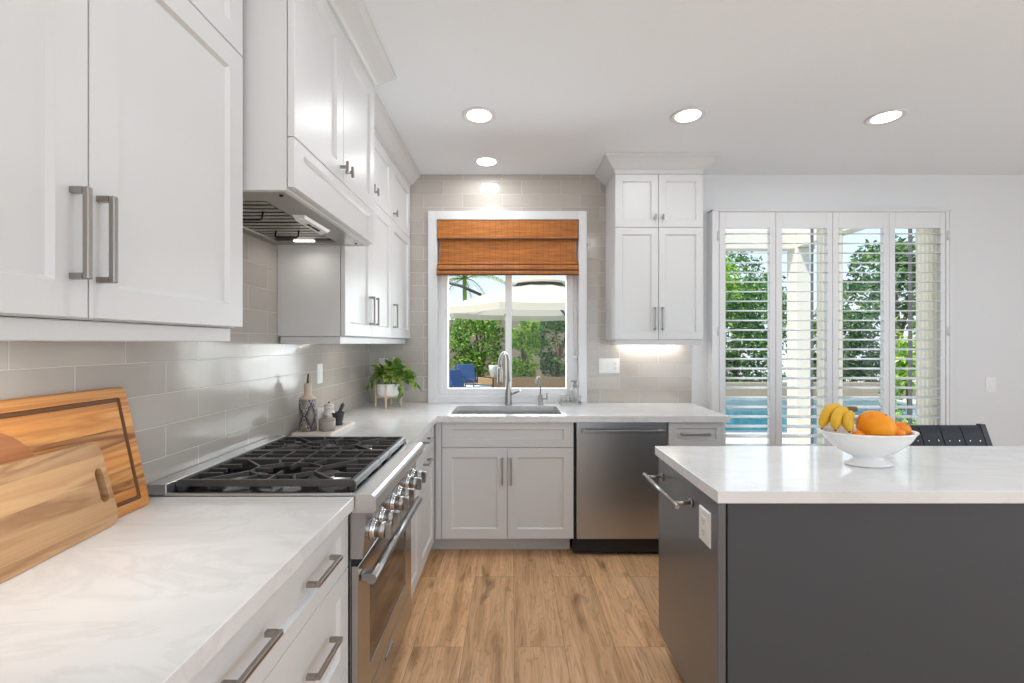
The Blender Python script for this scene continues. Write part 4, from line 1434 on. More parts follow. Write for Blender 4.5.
dt = 0.020
mbx.loft([rc(RY0 + 0.003, RY1 - 0.003, dz0, dz1, 0), rc(RY0 + 0.003, RY1 - 0.003, dz0, dz1, dt - 0.002), rc(RY0 + 0.005, RY1 - 0.005, dz0 + 0.002, dz1 - 0.002, dt),
          rc(wy0, wy1, wz0, wz1, dt), rc(wy0 + 0.004, wy1 - 0.004, wz0 + 0.004, wz1 - 0.004, dt - 0.004)], False, True, False, T)
od = link('oven_door', mbx, M['steel_v'], t)
link('oven_window', MB().box(wy0 + 0.001, wy1 - 0.001, wz0 + 0.001, wz1 - 0.001, dt - 0.007, dt - 0.0035, T=T), M['ovenglass'], od)
hx, hz = -0.432, 0.655
mbx = MB().cyl((hx, RY0 + 0.012, hz), (hx, RY1 - 0.012, hz), 0.016, n=20)
for yy in (RY0 + 0.020, RY1 - 0.056):
    mbx.box(-0.4685, hx + 0.006, yy, yy + 0.036, hz - 0.012, hz + 0.012, 0.003, 1)
link('oven_handle', mbx, M['nickel'], od)
dw = link('lower_drawer', MB().box(-0.4885, -0.4685, RY0 + 0.003, RY1 - 0.003, 0.112, 0.240, 0.002, 1), M['steel_v'], t)
link('nameplate', MB().box(-0.4685, -0.4650, 1.69, 1.79, 0.197, 0.213, 0.001, 1), M['nickel'], dw)

# burners
for bx, by, r in ((-0.625, 1.555, 0.046), (-0.905, 1.555, 0.040), (-0.625, 1.951, 0.040), (-0.905, 1.951, 0.046)):
    b1 = link('burner', MB().lathe([(r + 0.028, 0.0), (r + 0.026, 0.003), (r, 0.006), (r - 0.004, 0.014), (0.001, 0.014)], (bx, by, 0.9172), 28), M['burner'], t)
    link('burner_cap', MB().lathe([(r - 0.016, 0.0142), (r - 0.012, 0.017), (r - 0.014, 0.0205), (r - 0.022, 0.022), (0.001, 0.022)], (bx, by, 0.9172), 28), M['iron'], b1)

# grates
GT = 0.952
gx0, gx1 = -1.038, -0.500


def bar(mb_, p0, p1, w=0.011, z0=GT - 0.014, z1=GT):
    """bar with a slightly narrower crown along p0-p1"""
    p0, p1 = Vector((*p0, 0)), Vector((*p1, 0))
    d = (p1 - p0).normalized()
    s_ = Vector((-d.y, d.x, 0)) * (w / 2)
    k = 0.75
    l = []
    for p in (p0, p1):
        l.append([(p.x + s_.x, p.y + s_.y, z0), (p.x - s_.x, p.y - s_.y, z0), (p.x - s_.x * k, p.y - s_.y * k, z1), (p.x + s_.x * k, p.y + s_.y * k, z1)])
    mb_.loft(l)


def grate(y0, y1, burners):
    g = MB()
    for y in (y0 + 0.006, y1 - 0.006):
        bar(g, (gx0, y), (gx1, y), 0.013, GT - 0.020)
    # rounded end rails on the cook's side and at the back
    for xx, sgn in ((gx1, 1), (gx0, -1)):
        prr = [(xx - sgn * 0.010, GT - 0.022), (xx + sgn * 0.012, GT - 0.022), (xx + sgn * 0.012, GT - 0.007), (xx + sgn * 0.006, GT - 0.001), (xx - sgn * 0.004, GT), (xx - sgn * 0.010, GT - 0.003)]
        g.extrude_y(prr, y0 + 0.001, y1 - 0.001)
        for yy in (y0 + 0.012, y1 - 0.012):
            g.box(xx - 0.009, xx + 0.009, yy - 0.009, yy + 0.009, 0.9173, GT - 0.02)
    if burners:
        ym = (y0 + y1) / 2
        xm = (gx0 + gx1) / 2
        ring = [(xm + 0.118 * math.cos(PI / 8 + PI / 4 * k), ym + 0.080 * math.sin(PI / 8 + PI / 4 * k)) for k in range(8)]
        for k in range(8):
            bar(g, ring[k], ring[(k + 1) % 8], 0.010, GT - 0.013, GT)
        for sg in (-1, 1):
            bar(g, (xm, ym + sg * 0.074), (xm, ym + sg * 0.122))
            bar(g, (xm, ym + sg * 0.074), (xm, ym + sg * 0.030), 0.010, GT - 0.013, GT + 0.001)
            bar(g, (xm + sg * 0.109, ym), (xm + sg * 0.050, ym), 0.010, GT - 0.013, GT + 0.001)
            for q in (-1, 1):
                bar(g, (xm + sg * 0.109, ym + q * 0.030), (xm + sg * 0.200, ym + q * 0.118), 0.011)
                bar(g, (xm + sg * 0.262, ym + q * 0.052), (xm + sg * 0.185, ym + q * 0.052), 0.011)
                bar(g, (xm + sg * 0.060, ym + q * 0.074), (xm + sg * 0.085, ym + q * 0.122), 0.010)
            bar(g, (xm + sg * 0.262, ym), (xm + sg * 0.205, ym), 0.011)
    else:
        for k in range(5):
            x = gx0 + (gx1 - gx0) * (k + 1) / 6
            bar(g, (x, y0 + 0.004), (x, y1 - 0.004), 0.009)
        bar(g, (gx0, (y0 + y1) / 2), (gx1, (y0 + y1) / 2), 0.009)
    return g


for a, b_, bu in ((1.422, 1.688, (-0.63, -0.92)), (1.690, 1.816, None), (1.818, 2.084, (-0.63, -0.92))):
    link('grate', grate(a, b_, bu), M['iron'], t)

# ------------------------------------------------------------------ island
IX0, IX1, IY0, IY1 = 0.6465, 3.05, 1.431, 2.060
t = thing('kitchen_island', 'charcoal grey kitchen island body below the white slab', 'island', (1.8, 1.75, 0))
link('island_body', MB().box(0.684, 2.98, 1.462, 2.030, 0.095, CB - 0.001), M['island'], t)
link('toe_kick', MB().box(0.760, 2.93, 1.50, 1.98, 0.001, 0.095), M['dark'], t)
link('back_panel', MB().box(0.6855, 2.98, 1.446, 1.462, 0.02, CB - 0.001, 0.0015, 1), M['islandfront'], t)
link('shadow_gap', MB().box(0.680, 0.684, 1.455, 1.462, 0.095, CB - 0.001), M['dark'], t)
d = link('pullout_door', MB().box(0.654, 0.680, 1.447, 2.030, 0.098, CB - 0.003, 0.002, 2), M['island'], t)
mbx = MB().cyl((0.586, 1.612, 0.799), (0.586, 2.015, 0.799), 0.0085, n=16)
for yy in (1.655, 1.975):
    mbx.cyl((0.586, yy, 0.799), (0.654, yy, 0.799), 0.0065, n=12).cyl((0.646, yy, 0.799), (0.654, yy, 0.799), 0.016, n=18)
link('bar_handle', mbx, M['nickel'], d)
o = link('countertop', MB().box(IX0, IX1, IY0, IY1, CB, CT, 0.0015, 1), M['quartz'])
tag(o, 'white quartz island slab holding the fruit bowl', 'countertop', 'white quartz countertops')
plate_thing('wall_outlet', 'white outlet on the side of the charcoal island', 'outlet', FNX(0.6538), -1.577, -1.493, 0.705, 0.820, 1, 'o', 'white wall plates')

# ------------------------------------------------------------------ fruit bowl
BX, BY = 1.364, 1.742
t = thing('fruit_bowl', 'white ceramic footed bowl on the island', 'bowl', (BX, BY, CT + 0.0005))
mbx = MB().lathe([(0.001, 0.012), (0.045, 0.010), (0.064, 0.003), (0.071, 0.0), (0.074, 0.003), (0.073, 0.008), (0.062, 0.016), (0.049, 0.024), (0.047, 0.031), (0.060, 0.038),
                  (0.090, 0.055), (0.114, 0.076), (0.133, 0.100), (0.142, 0.117), (0.147, 0.123), (0.150, 0.127), (0.149, 0.130), (0.145, 0.1305), (0.140, 0.127),
                  (0.128, 0.103), (0.108, 0.079), (0.085, 0.060), (0.050, 0.047), (0.001, 0.044)], (BX, BY, CT + 0.0005), 64, True, 1.16, 0.69)
link('bowl_body', mbx, M['ceramic'], t)


def fruit(name, label, cat, c, r, mat, sz=0.92, grp=None, lem=False):
    t_ = thing(name, label, cat, c, grp)
    if lem:
        prof = [(1e-4, -1.28), (0.16, -1.2), (0.28, -1.05), (0.70, -0.72), (0.97, -0.25), (1.0, 0.1), (0.86, 0.52), (0.5, 0.9), (0.22, 1.06), (0.14, 1.2), (1e-4, 1.24)]
        Tm = Matrix.Translation(c) @ Euler((0.5, 1.15, 0.4)).to_matrix().to_4x4()
        link('peel', MB().lathe([(a * r, b * r) for a, b in prof], n=24, T=Tm), mat, t_)
    else:
        prof = []
        for i in range(17):
            a = PI * i / 16
            rr = r * math.sin(a) + 1e-5
            z = -r * sz * math.cos(a)
            if i > 14:
                z -= 0.0025 * (i - 14)
            prof.append((rr, z))
        Tm = Matrix.Translation(c) @ Euler((0.5, 0.3, 0.4)).to_matrix().to_4x4()
        link('peel', MB().lathe(prof, n=28, T=Tm), mat, t_)
        e_ = Tm @ Vector((0, 0, r * sz - 0.005))
        d_ = (Tm.to_3x3() @ Vector((0, 0, 1)))
        link('stem_scar', MB().cyl(e_ - d_ * 0.001, e_ + d_ * 0.003, 0.005, 0.003, 8), M['bananatip'], t_)
    return t_


zb = CT
fruit('grapefruit', 'large orange grapefruit in the middle of the fruit bowl', 'fruit', (1.371, 1.716, zb + 0.152), 0.062, M['grapefruit'], 0.94)
fruit('mandarin', 'small orange mandarin at the right rim of the bowl', 'fruit', (1.495, 1.745, zb + 0.137), 0.030, M['orange'], 0.86, 'mandarins in the fruit bowl')
fruit('mandarin', 'small orange mandarin right of the grapefruit, low at the bowl front', 'fruit', (1.440, 1.705, zb + 0.127), 0.030, M['orange'], 0.86, 'mandarins in the fruit bowl')
fruit('mandarin', 'deep orange mandarin tucked between the bananas and the grapefruit', 'fruit', (1.293, 1.697, zb + 0.118), 0.024, M['orange'], 0.86, 'mandarins in the fruit bowl')
fruit('lemon', 'yellow lemon behind the mandarins at the right of the bowl', 'fruit', (1.455, 1.785, zb + 0.137), 0.026, M['lemon'], lem=True)

t = thing('banana_bunch', 'bunch of three yellow bananas at the left of the bowl', 'fruit', (BX - 0.085, BY - 0.01, zb + 0.12))
stem = Vector((1.334, 1.795, zb + 0.203))
tips = [(Vector((1.208, 1.775, zb + 0.134)), 0.060), (Vector((1.230, 1.732, zb + 0.134)), 0.050), (Vector((1.262, 1.702, zb + 0.134)), 0.032)]
for i, (tip, arch) in enumerate(tips):
    s0 = stem + Vector((-0.014 + 0.002 * i, 0.010 - 0.014 * i, -0.007 * i))
    pts, rs = [], []
    K = 14
    for k in range(K + 1):
        q = k / K
        p = s0.lerp(tip, q)
        side = Vector((-0.55, -0.05, 1.0)).normalized()
        p = p + side * (arch * math.sin(PI * q) * 0.62)
        pts.append(p)
        env = min(1, (q / 0.20)) ** 0.8 if q < 0.20 else (1 if q < 0.78 else max(0.28, math.cos((q - 0.78) / 0.22 * PI / 2)))
        rs.append(0.0055 + 0.0145 * env if q > 0.04 else 0.0055)
    rs[-1] = 0.004
    link('banana', MB().tube(pts, rs, 7), M['banana'], t)
    link('banana_tip', MB().sphere(pts[-1], 0.0048, 8, 6), M['bananatip'], t)
mbx = MB().tube([stem + Vector((-0.020, 0, -0.008)), stem + Vector((0.0, 0, 0.002)), stem + Vector((0.022, -0.004, 0.004))], [0.013, 0.0115, 0.009], 10)
link('crown_stem', mbx, M['bananatip'], t)

# ------------------------------------------------------------------ black chair behind the island
t = thing('dining_chair', 'black strap-back chair behind the island', 'chair', (2.63, 2.62, 0))
cx0_, cx1_ = 2.330, 2.866


def backpt(z):
    return 2.745 + (z - 0.78) * 0.36


for xx in (cx0_, cx1_):
    mbx = MB()
    w_ = 0.016
    l = []
    for z in (0.46, 0.70, 0.885):
        y = backpt(z)
        l.append([(xx - w_, y - 0.012, z), (xx + w_, y - 0.012, z), (xx + w_, y + 0.014, z), (xx - w_, y + 0.014, z)])
    mbx.loft(l)
    link('back_post', mbx, M['blackwood'], t)
    link('leg', MB().loft([[(xx - 0.016, 2.80, 0.001), (xx + 0.016, 2.80, 0.001), (xx + 0.016, 2.83, 0.001), (xx - 0.016, 2.83, 0.001)],
                           [(xx - 0.018, 2.62, 0.459), (xx + 0.018, 2.62, 0.459), (xx + 0.018, 2.66, 0.459), (xx - 0.018, 2.66, 0.459)]]), M['blackwood'], t)
    link('leg', MB().loft([[(xx - 0.014, 2.26, 0.001), (xx + 0.014, 2.26, 0.001), (xx + 0.014, 2.288, 0.001), (xx - 0.014, 2.288, 0.001)],
                           [(xx - 0.018, 2.26, 0.40), (xx + 0.018, 2.26, 0.40), (xx + 0.018, 2.30, 0.40), (xx - 0.018, 2.30, 0.40)]]), M['blackwood'], t)
link('seat', MB().box(cx0_ - 0.015, cx1_ + 0.015, 2.25, 2.64, 0.401, 0.445, 0.012, 2), M['leather'], t)
link('back_rail', MB().box(cx0_, cx1_, backpt(0.52) - 0.008, backpt(0.52) + 0.010, 0.50, 0.535, 0.003, 1), M['blackwood'], t)
link('top_rail', MB().box(cx0_, cx1_, backpt(0.858) - 0.006, backpt(0.858) + 0.012, 0.846, 0.870, 0.003, 1), M['blackwood'], t)
ns = 4
link('back_panel', MB().loft([[(cx0_ + 0.02, backpt(z) - 0.004, z), (cx1_ - 0.02, backpt(z) - 0.004, z), (cx1_ - 0.02, backpt(z) + 0.004, z), (cx0_ + 0.02, backpt(z) + 0.004, z)] for z in (0.54, 0.842)]), M['blackwood'], t)
for k in range(ns):
    a = cx0_ + 0.018 + (cx1_ - cx0_ - 0.036) * k / ns + 0.0025
    b_ = cx0_ + 0.018 + (cx1_ - cx0_ - 0.036) * (k + 1) / ns - 0.0025
    l = []
    for z, o_ in ((0.52, -0.013), (0.60, -0.012), (0.72, -0.011), (0.84, -0.012), (0.874, -0.008), (0.876, 0.010), (0.84, 0.016)):
        y = backpt(z) + o_
        l.append([(a, y, z), (b_, y, z), (b_, y + 0.003, z + 0.001), (a, y + 0.003, z + 0.001)])
    st = link('leather_strap', MB().loft(l), M['leather'], t)
    rv = MB()
    for xx in (a + 0.030, b_ - 0.030):
        z = 0.792
        rv.cyl((xx, backpt(z) - 0.0115, z), (xx, backpt(z) - 0.0150, z), 0.005, 0.003, 10)
    link('rivet', rv, M['rivet'], st)

# ------------------------------------------------------------------ cutting boards


def board_T(base, top, yaw_from, yaw_to):
    pass


def lean_frame(p0, p1, lean_dx, h):
    """p0,p1: base line (near, far) at counter level; u along it, v up the face leaning by lean_dx over h, n away from the wall"""
    p0, p1 = Vector(p0), Vector(p1)
    u = (p1 - p0).normalized()
    out = Vector((u.y, -u.x, 0))       # towards +x
    v = (Vector((0, 0, math.sqrt(max(1e-6, h * h - lean_dx * lean_dx)))) - out * lean_dx).normalized()
    n = u.cross(v)
    return frame_T(p0, u, n, v)


# teak board with juice groove, leaning on the wall
Tm = lean_frame((-1.048, 0.80, CT + 0.0005), (-1.0435, 1.318, CT + 0.0005), 0.046, 0.345)
L_, H_ = 0.517, 0.346
th = 0.024


def rr(i, n, r=0.014):
    return [(a - 0.034 * (b / H_) * (a / L_), b, n) for a, b in rrect(i, L_ - i, i, H_ - i, max(r - i * 0.3, 0.003), 4)]


# origin lies on the front lower edge; thickness goes back to the wall
t = thing('cutting_board', 'large striped teak cutting board with juice groove, leaning against the tile', 'cutting board', (-1.06, 1.05, CT))
mbx = MB()
mbx.loft([rr(0.003, -th), rr(0, -th + 0.003), rr(0, -0.003), rr(0.003, 0), rr(0.028, 0)], False, True, False, Tm)
mbx.loft([rr(0.040, 0), rr(0.0401, 0)], False, False, True, Tm)
link('board', mbx, M['teak'], t)
link('juice_groove', MB().loft([rr(0.028, 0), rr(0.030, -0.004), rr(0.038, -0.004), rr(0.040, 0)], False, False, False, Tm), M['groove'], t)

# round board, standing between the other two
Tm = lean_frame((-1.0225, 0.634, CT + 0.0005), (-1.0225, 1.10, CT + 0.0005), 0.036, 0.33)
t = thing('cutting_board', 'round red-brown wooden board between the two rectangular boards', 'cutting board', (-1.02, 0.83, CT))
cu, cv, rr_ = 0.235, 0.150, 0.150


def circ(r, n):
    return [(cu + r * math.cos(2 * PI * k / 48), cv + r * math.sin(2 * PI * k / 48), n) for k in range(48)]


link('board', MB().loft([circ(rr_ - 0.002, -0.012), circ(rr_, -0.010), circ(rr_, -0.003), circ(rr_ - 0.003, 0)], False, True, True, Tm), M['cherry'], t)

# pale acacia board with a slot handle, in front
p0, p1 = Vector((-0.970, 0.72, CT + 0.0018)), Vector((-1.019, 1.186, CT + 0.0018))
Tm = lean_frame(p0, p1, 0.018, 0.222)
L2 = (p1 - p0).length
slant = lambda pts: [(a - 0.048 * (b / 0.222) * (a / L2), b) for a, b in pts]
outl = slant(rrect(0, L2, 0, 0.222, 0.036, 8))
slot_u = L2 - 0.028
hole = slant(rrect(slot_u - 0.013, slot_u + 0.013, 0.066, 0.154, 0.0125, 6))
t = thing('cutting_board', 'pale acacia cutting board with slot handle, in front of the others', 'cutting board', (-1.0, 0.98, CT))
link('board', MB().plate(outl, [hole], 0.022, Tm @ Matrix.Translation((0, 0, -0.022))), M['acacia'], t)

# ------------------------------------------------------------------ tray with bottle, mill, bowl, mortar
TZ = CT + 0.0005
t = thing('serving_tray', 'whitewashed rectangular board tray behind the cooktop', 'tray', (-0.99, 2.42, TZ))
mbx = MB()
mbx.loft([[(x, y, TZ + z) for x, y in rrect(-1.095 + i, -0.893 - i, 2.245 + i, 2.600 - i, 0.012, 4)] for i, z in ((0.002, 0), (0, 0.002), (0, 0.017), (0.003, 0.020))])
link('tray_board', mbx, M['whitewood'], t)
TZ = CT + 0.021
bc = (-1.040, 2.318)
t = thing('oil_bottle', 'snakeskin-patterned ceramic bottle with pour spout on the tray', 'bottle', (*bc, TZ))
o = link('bottle_body', MB().lathe([(0.001, 0), (0.040, 0), (0.0425, 0.003), (0.0425, 0.156), (0.041, 0.160), (0.001, 0.160)], (*bc, TZ), 36), M['snake'], t)
link('bottle_neck', MB().lathe([(0.041, 0.1605), (0.036, 0.168), (0.022, 0.178), (0.0185, 0.184), (0.0175, 0.232), (0.0185, 0.236), (0.016, 0.240), (0.001, 0.240)], (*bc, TZ), 28), M['cream'], t)
link('pour_spout', MB().tube([(bc[0], bc[1], TZ + 0.238), (bc[0], bc[1], TZ + 0.255), (bc[0] + 0.004, bc[1] - 0.002, TZ + 0.288)], [0.006, 0.005, 0.0038], 10), M['iron'], t)

c = (-0.944, 2.325)
t = thing('salt_cellar', 'small round banded stone salt cellar with lid on the tray front', 'jar', (*c, TZ))
link('cellar_body', MB().lathe([(0.001, 0), (0.037, 0), (0.040, 0.003), (0.040, 0.050), (0.001, 0.050)], (*c, TZ), 32), M['stone'], t)
link('cellar_lid', MB().lathe([(0.040, 0.0505), (0.0405, 0.056), (0.037, 0.060), (0.001, 0.061)], (*c, TZ), 32), M['stone'], t)
link('lid_knob', MB().lathe([(0.008, 0.0605), (0.007, 0.065), (0.014, 0.071), (0.013, 0.080), (0.001, 0.083)], (c[0] - 0.008, c[1], TZ), 16), M['stone'], t)

c = (-0.995, 2.475)
t = thing('pepper_mill', 'pinkish white ceramic jar with finial behind the salt cellar', 'jar', (*c, TZ))
link('mill_body', MB().lathe([(0.001, 0), (0.030, 0), (0.032, 0.004), (0.032, 0.062), (0.027, 0.074), (0.023, 0.082), (0.027, 0.090), (0.027, 0.104), (0.001, 0.104)], (*c, TZ), 28), M['rosewhite'], t)
link('mill_cap', MB().lathe([(0.027, 0.1045), (0.024, 0.112), (0.010, 0.117), (0.001, 0.118)], (*c, TZ), 24), M['rosewhite'], t)
link('finial', MB().sphere((c[0], c[1], TZ + 0.1215), 0.005, 12, 8), M['granite'], t)

c = (-1.052, 2.475)
t = thing('shaker_jar', 'plain white shaker between the patterned bottle and the pinkish jar', 'jar', (*c, TZ))
link('shaker_body', MB().lathe([(0.001, 0), (0.024, 0), (0.026, 0.003), (0.024, 0.080), (0.018, 0.096), (0.001, 0.098)], (*c, TZ), 24), M['ceramic'], t)

c = (-0.945, 2.475)
t = thing('mortar', 'dark granite mortar at the right of the tray', 'mortar', (*c, TZ))
link('mortar_bowl', MB().lathe([(0.001, 0.0), (0.024, 0.0), (0.026, 0.004), (0.022, 0.014), (0.024, 0.026), (0.031, 0.056), (0.0345, 0.066), (0.033, 0.069), (0.030, 0.067), (0.025, 0.050), (0.018, 0.030), (0.001, 0.026)], (*c, TZ), 28), M['granite'], t)
t = thing('pestle', 'dark granite pestle leaning in the mortar', 'pestle', (c[0], c[1], TZ + 0.03))
link('pestle_rod', MB().tube([(c[0] - 0.012, c[1], TZ + 0.038), (c[0] - 0.004, c[1], TZ + 0.050), (c[0] + 0.010, c[1], TZ + 0.075), (c[0] + 0.024, c[1], TZ + 0.108), (c[0] + 0.028, c[1], TZ + 0.117)],
                             [0.013, 0.013, 0.009, 0.010, 0.006], 12), M['granite'], t)


# ------------------------------------------------------------------ potted plant
def leaf_geo(mb_, base, direction, L, Wd, droop=0.3, roll=0.0, heart=True):
    d = Vector(direction).normalized()
    side = d.cross(Vector((0, 0, 1)))
    if side.length < 1e-3:
        side = Vector((1, 0, 0))
    side.normalize()
    side = Matrix.Rotation(roll, 3, d) @ side
    up = side.cross(d)
    prof = [(0.0, 0.10), (0.12, 0.75), (0.30, 1.0), (0.55, 0.82), (0.8, 0.42), (1.0, 0.02)]
    vs, fs = [], []
    for q, w_ in prof:
        c_ = Vector(base) + d * (L * q) - Vector((0, 0, 1)) * (droop * L * q * q)
        vs += [c_ - side * (Wd * w_ / 2) + up * (Wd * w_ * 0.16), c_, c_ + side * (Wd * w_ / 2) + up * (Wd * w_ * 0.16)]
    for i in range(len(prof) - 1):
        a = i * 3
        fs += [[a, a + 1, a + 4, a + 3], [a + 1, a + 2, a + 5, a + 4]]
    mb_.add(vs, fs, True)


PX, PY = -0.905, 3.335
t = thing('potted_plant', 'leafy green trailing plant in a pale pot on the back corner counter', 'plant', (PX, PY, CT + 0.0005))
Z0 = CT + 0.0005
link('pot', MB().lathe([(0.001, 0.078), (0.068, 0.078), (0.077, 0.082), (0.082, 0.10), (0.084, 0.168), (0.082, 0.171), (0.079, 0.168), (0.076, 0.150), (0.001, 0.150)], (PX, PY, Z0), 40), M['ceramic'], t)
link('soil', MB().lathe([(0.001, 0.150), (0.0755, 0.1505), (0.0755, 0.154), (0.001, 0.160)], (PX, PY, Z0), 24), M['soil'], t)
mbx = MB()
lg = []
for k in range(4):
    a = PI / 4 + k * PI / 2 - 0.72
    x, y = PX + 0.092 * math.cos(a), PY + 0.092 * math.sin(a)
    lg.append((x, y))
    ll = MB().box(-0.0065, 0.0065, -0.006, 0.006, 0, 0.160, 0.002, 1, Matrix.Translation((x, y, Z0)) @ Matrix.Rotation(a, 4, 'Z'))
    link('leg', ll, M['paleply'], t)
for a, b_ in ((0, 2), (1, 3)):
    d_ = Vector((lg[b_][0] - lg[a][0], lg[b_][1] - lg[a][1], 0))
    mbx.box(0, d_.length, -0.006, 0.006, 0.062 + 0.0, 0.077, 0, 1, Matrix.Translation((lg[a][0], lg[a][1], Z0)) @ Matrix.Rotation(math.atan2(d_.y, d_.x), 4, 'Z'))
link('stand_crossbar', mbx, M['paleply'], t)
fo = MB()
fo.raw = True
st = MB()
rng = random.Random(11)
for k in range(150):
    a = rng.uniform(0, 2 * PI)
    el = rng.uniform(-0.15, 1.3)
    R_ = rng.uniform(0.05, 0.125)
    p = Vector((PX + 0.035, PY - 0.01, Z0 + 0.205)) + Vector((math.cos(a) * math.cos(el) * R_ * 1.15, math.sin(a) * math.cos(el) * R_ * 0.8, math.sin(el) * R_ * 0.98))
    leaf_geo(fo, p, (math.cos(a) * math.cos(el) + rng.uniform(-0.3, 0.3), math.sin(a) * math.cos(el) + rng.uniform(-0.3, 0.3) - 0.2, math.sin(el) * 0.8 + rng.uniform(-0.2, 0.5)), rng.uniform(0.045, 0.075), rng.uniform(0.036, 0.056), rng.uniform(0.0, 0.45), rng.uniform(-0.5, 0.5))
for (dx, dy, n_) in ((0.215, -0.05, 16), (-0.14, -0.02, 9), (0.13, -0.11, 10)):
    v0 = Vector((PX, PY, Z0 + 0.19))
    v1 = Vector((PX + dx, PY + dy, Z0 + (0.16 if dx > 0.2 else 0.16 if dx < 0 else 0.11)))
    pts = []
    for i in range(n_ + 1):
        q = i / n_
        pts.append(v0.lerp(v1, q) + Vector((0, 0, 0.07 * math.sin(PI * min(1, q * 1.1)))))
    st.tube(pts, 0.002, 6)
    for i, p in enumerate(pts[2:]):
        for s_ in (-1, 1):
            leaf_geo(fo, p, (rng.uniform(-0.4, 0.8) * (1 if dx > 0 else -1), rng.uniform(-0.9, 0.3), rng.uniform(-0.5, 0.5)), rng.uniform(0.035, 0.062), rng.uniform(0.028, 0.042), rng.uniform(0.2, 0.8), s_ * 0.5)
for k in range(10):
    a = rng.uniform(0, 2 * PI)
    st.tube([(PX + 0.02 * math.cos(a), PY + 0.02 * math.sin(a), Z0 + 0.153), (PX + 0.05 * math.cos(a), PY + 0.04 * math.sin(a), Z0 + 0.22), (PX + 0.09 * math.cos(a), PY + 0.06 * math.sin(a), Z0 + 0.255)], 0.002, 6)
link('stems', st, M['leafpot'], t)
link('foliage', fo, M['leafpot'], t)


# ------------------------------------------------------------------ recessed ceiling lights
def can(x, y, label):
    t_ = thing('ceiling_light', label, 'light', (x, y, ZC - 0.002), 'recessed ceiling lights')
    link('trim_ring', MB().lathe([(0.098, 0.0015), (0.098, -0.003), (0.092, -0.006), (0.080, -0.005), (0.068, 0.0015)], (x, y, ZC - 0.002), 40), M['trim'], t_)
    link('lamp_lens', MB().lathe([(0.069, 0.0015), (0.067, -0.003), (0.001, -0.003)], (x, y, ZC - 0.002), 40), M['lens'], t_)
    area_light('downlight_and_fill', (x, y, ZC - 0.010), (0, 0, -1), 0.13, 0.13, P_CAN, (0.97, 0.98, 1.0), 'DISK')


can(-0.190, 2.625, 'recessed ceiling light nearest the range hood')
can(-0.184, 3.290, 'recessed ceiling light directly above the sink window')
can(1.015, 2.625, 'recessed ceiling light in front of the right wall cabinet')
can(2.170, 2.642, 'rightmost recessed ceiling light in the photo, towards the shutters')
for x in (-0.19, 1.015, 2.17):  # unseen lamps without fixtures, added to fill the room
    for y in (1.0, -0.8):
        area_light('downlight_and_fill', (x, y, ZC - 0.010), (0, 0, -1), 0.13, 0.13, P_CAN, (0.97, 0.98, 1.0), 'DISK')

# ------------------------------------------------------------------ outside
mb = MB().box(-16, 26, 3.72, 30, -0.14, -0.04)
struct('ground', mb, M['paving'], 'sunlit pale concrete patio outside the windows', 'ground')
mb = MB().box(-16, 26, -20, YR - 0.2, -0.14, -0.06)
struct('ground_rear', mb, M['paving'], 'pale paving outside the rear opening', 'ground')
mb = MB().box(2.6, 9.2, 7.2, 11.5, -0.06, -0.030)
struct('pool_water', mb, M['water'], 'blue swimming pool outside the patio door', 'pool')
mb = MB()
for a, b_, c, d in ((2.3, 9.5, 6.9, 7.2), (2.3, 9.5, 11.5, 11.8), (2.3, 2.6, 7.2, 11.5), (9.2, 9.5, 7.2, 11.5)):
    mb.box(a, b_, c, d, -0.05, 0.0, 0.01, 1)
struct('pool_coping', mb, M['paving'], 'pale coping around the swimming pool', 'coping')

# planter walls
o = link('planter_wall', MB().box(-6, 2.2, 11.6, 11.9, -0.04, 0.50, 0.02, 2), M['tan'])
tag(o, 'low tan stucco planter wall below the hedges beyond the sink window', 'wall')
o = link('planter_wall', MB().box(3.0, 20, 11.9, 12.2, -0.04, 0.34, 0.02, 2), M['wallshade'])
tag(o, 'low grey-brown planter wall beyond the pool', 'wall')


def foliage_obj(parent, blobs, n, size, mat, seed, name='foliage'):
    rg = random.Random(seed)
    mb_ = MB()
    mb_.raw = True
    tot = sum(b[3] * b[4] * b[5] for b in blobs) or 1
    vs, fs = [], []
    for bl in blobs:
        x, y, z, rx, ry, rz = bl
        k = int(n * rx * ry * rz / tot)
        for _ in range(k):
            while True:
                q = Vector((rg.uniform(-1, 1), rg.uniform(-1, 1), rg.uniform(-1, 1)))
                if 0.25 < q.length < 1:
                    break
            q = q * (0.72 + 0.28 * rg.random()) / max(q.length ** 0.55, 0.4) if q.length < 0.75 else q
            p = Vector((x + q.x * rx, y + q.y * ry, z + q.z * rz))
            nv = noise.noise(p * 2.3)
            if nv < -0.18:
                continue
            d = Vector((rg.gauss(0, 1), rg.gauss(0, 1), rg.gauss(-0.2, 0.8))).normalized()
            s_ = d.orthogonal().normalized()
            s_ = Matrix.Rotation(rg.uniform(0, 6.28), 3, d) @ s_
            L = size * rg.uniform(0.7, 1.4)
            w_ = L * 0.42
            o_ = len(vs)
            up = s_.cross(d) * (w_ * 0.25)
            vs += [p - d * L * 0.5, p + s_ * w_ * 0.5 + up, p + d * L * 0.5, p - s_ * w_ * 0.5 + up]
            fs += [[o_, o_ + 1, o_ + 2], [o_, o_ + 2, o_ + 3]]
    mb_.add(vs, fs, False)
    return link(name, mb_, mat, parent)


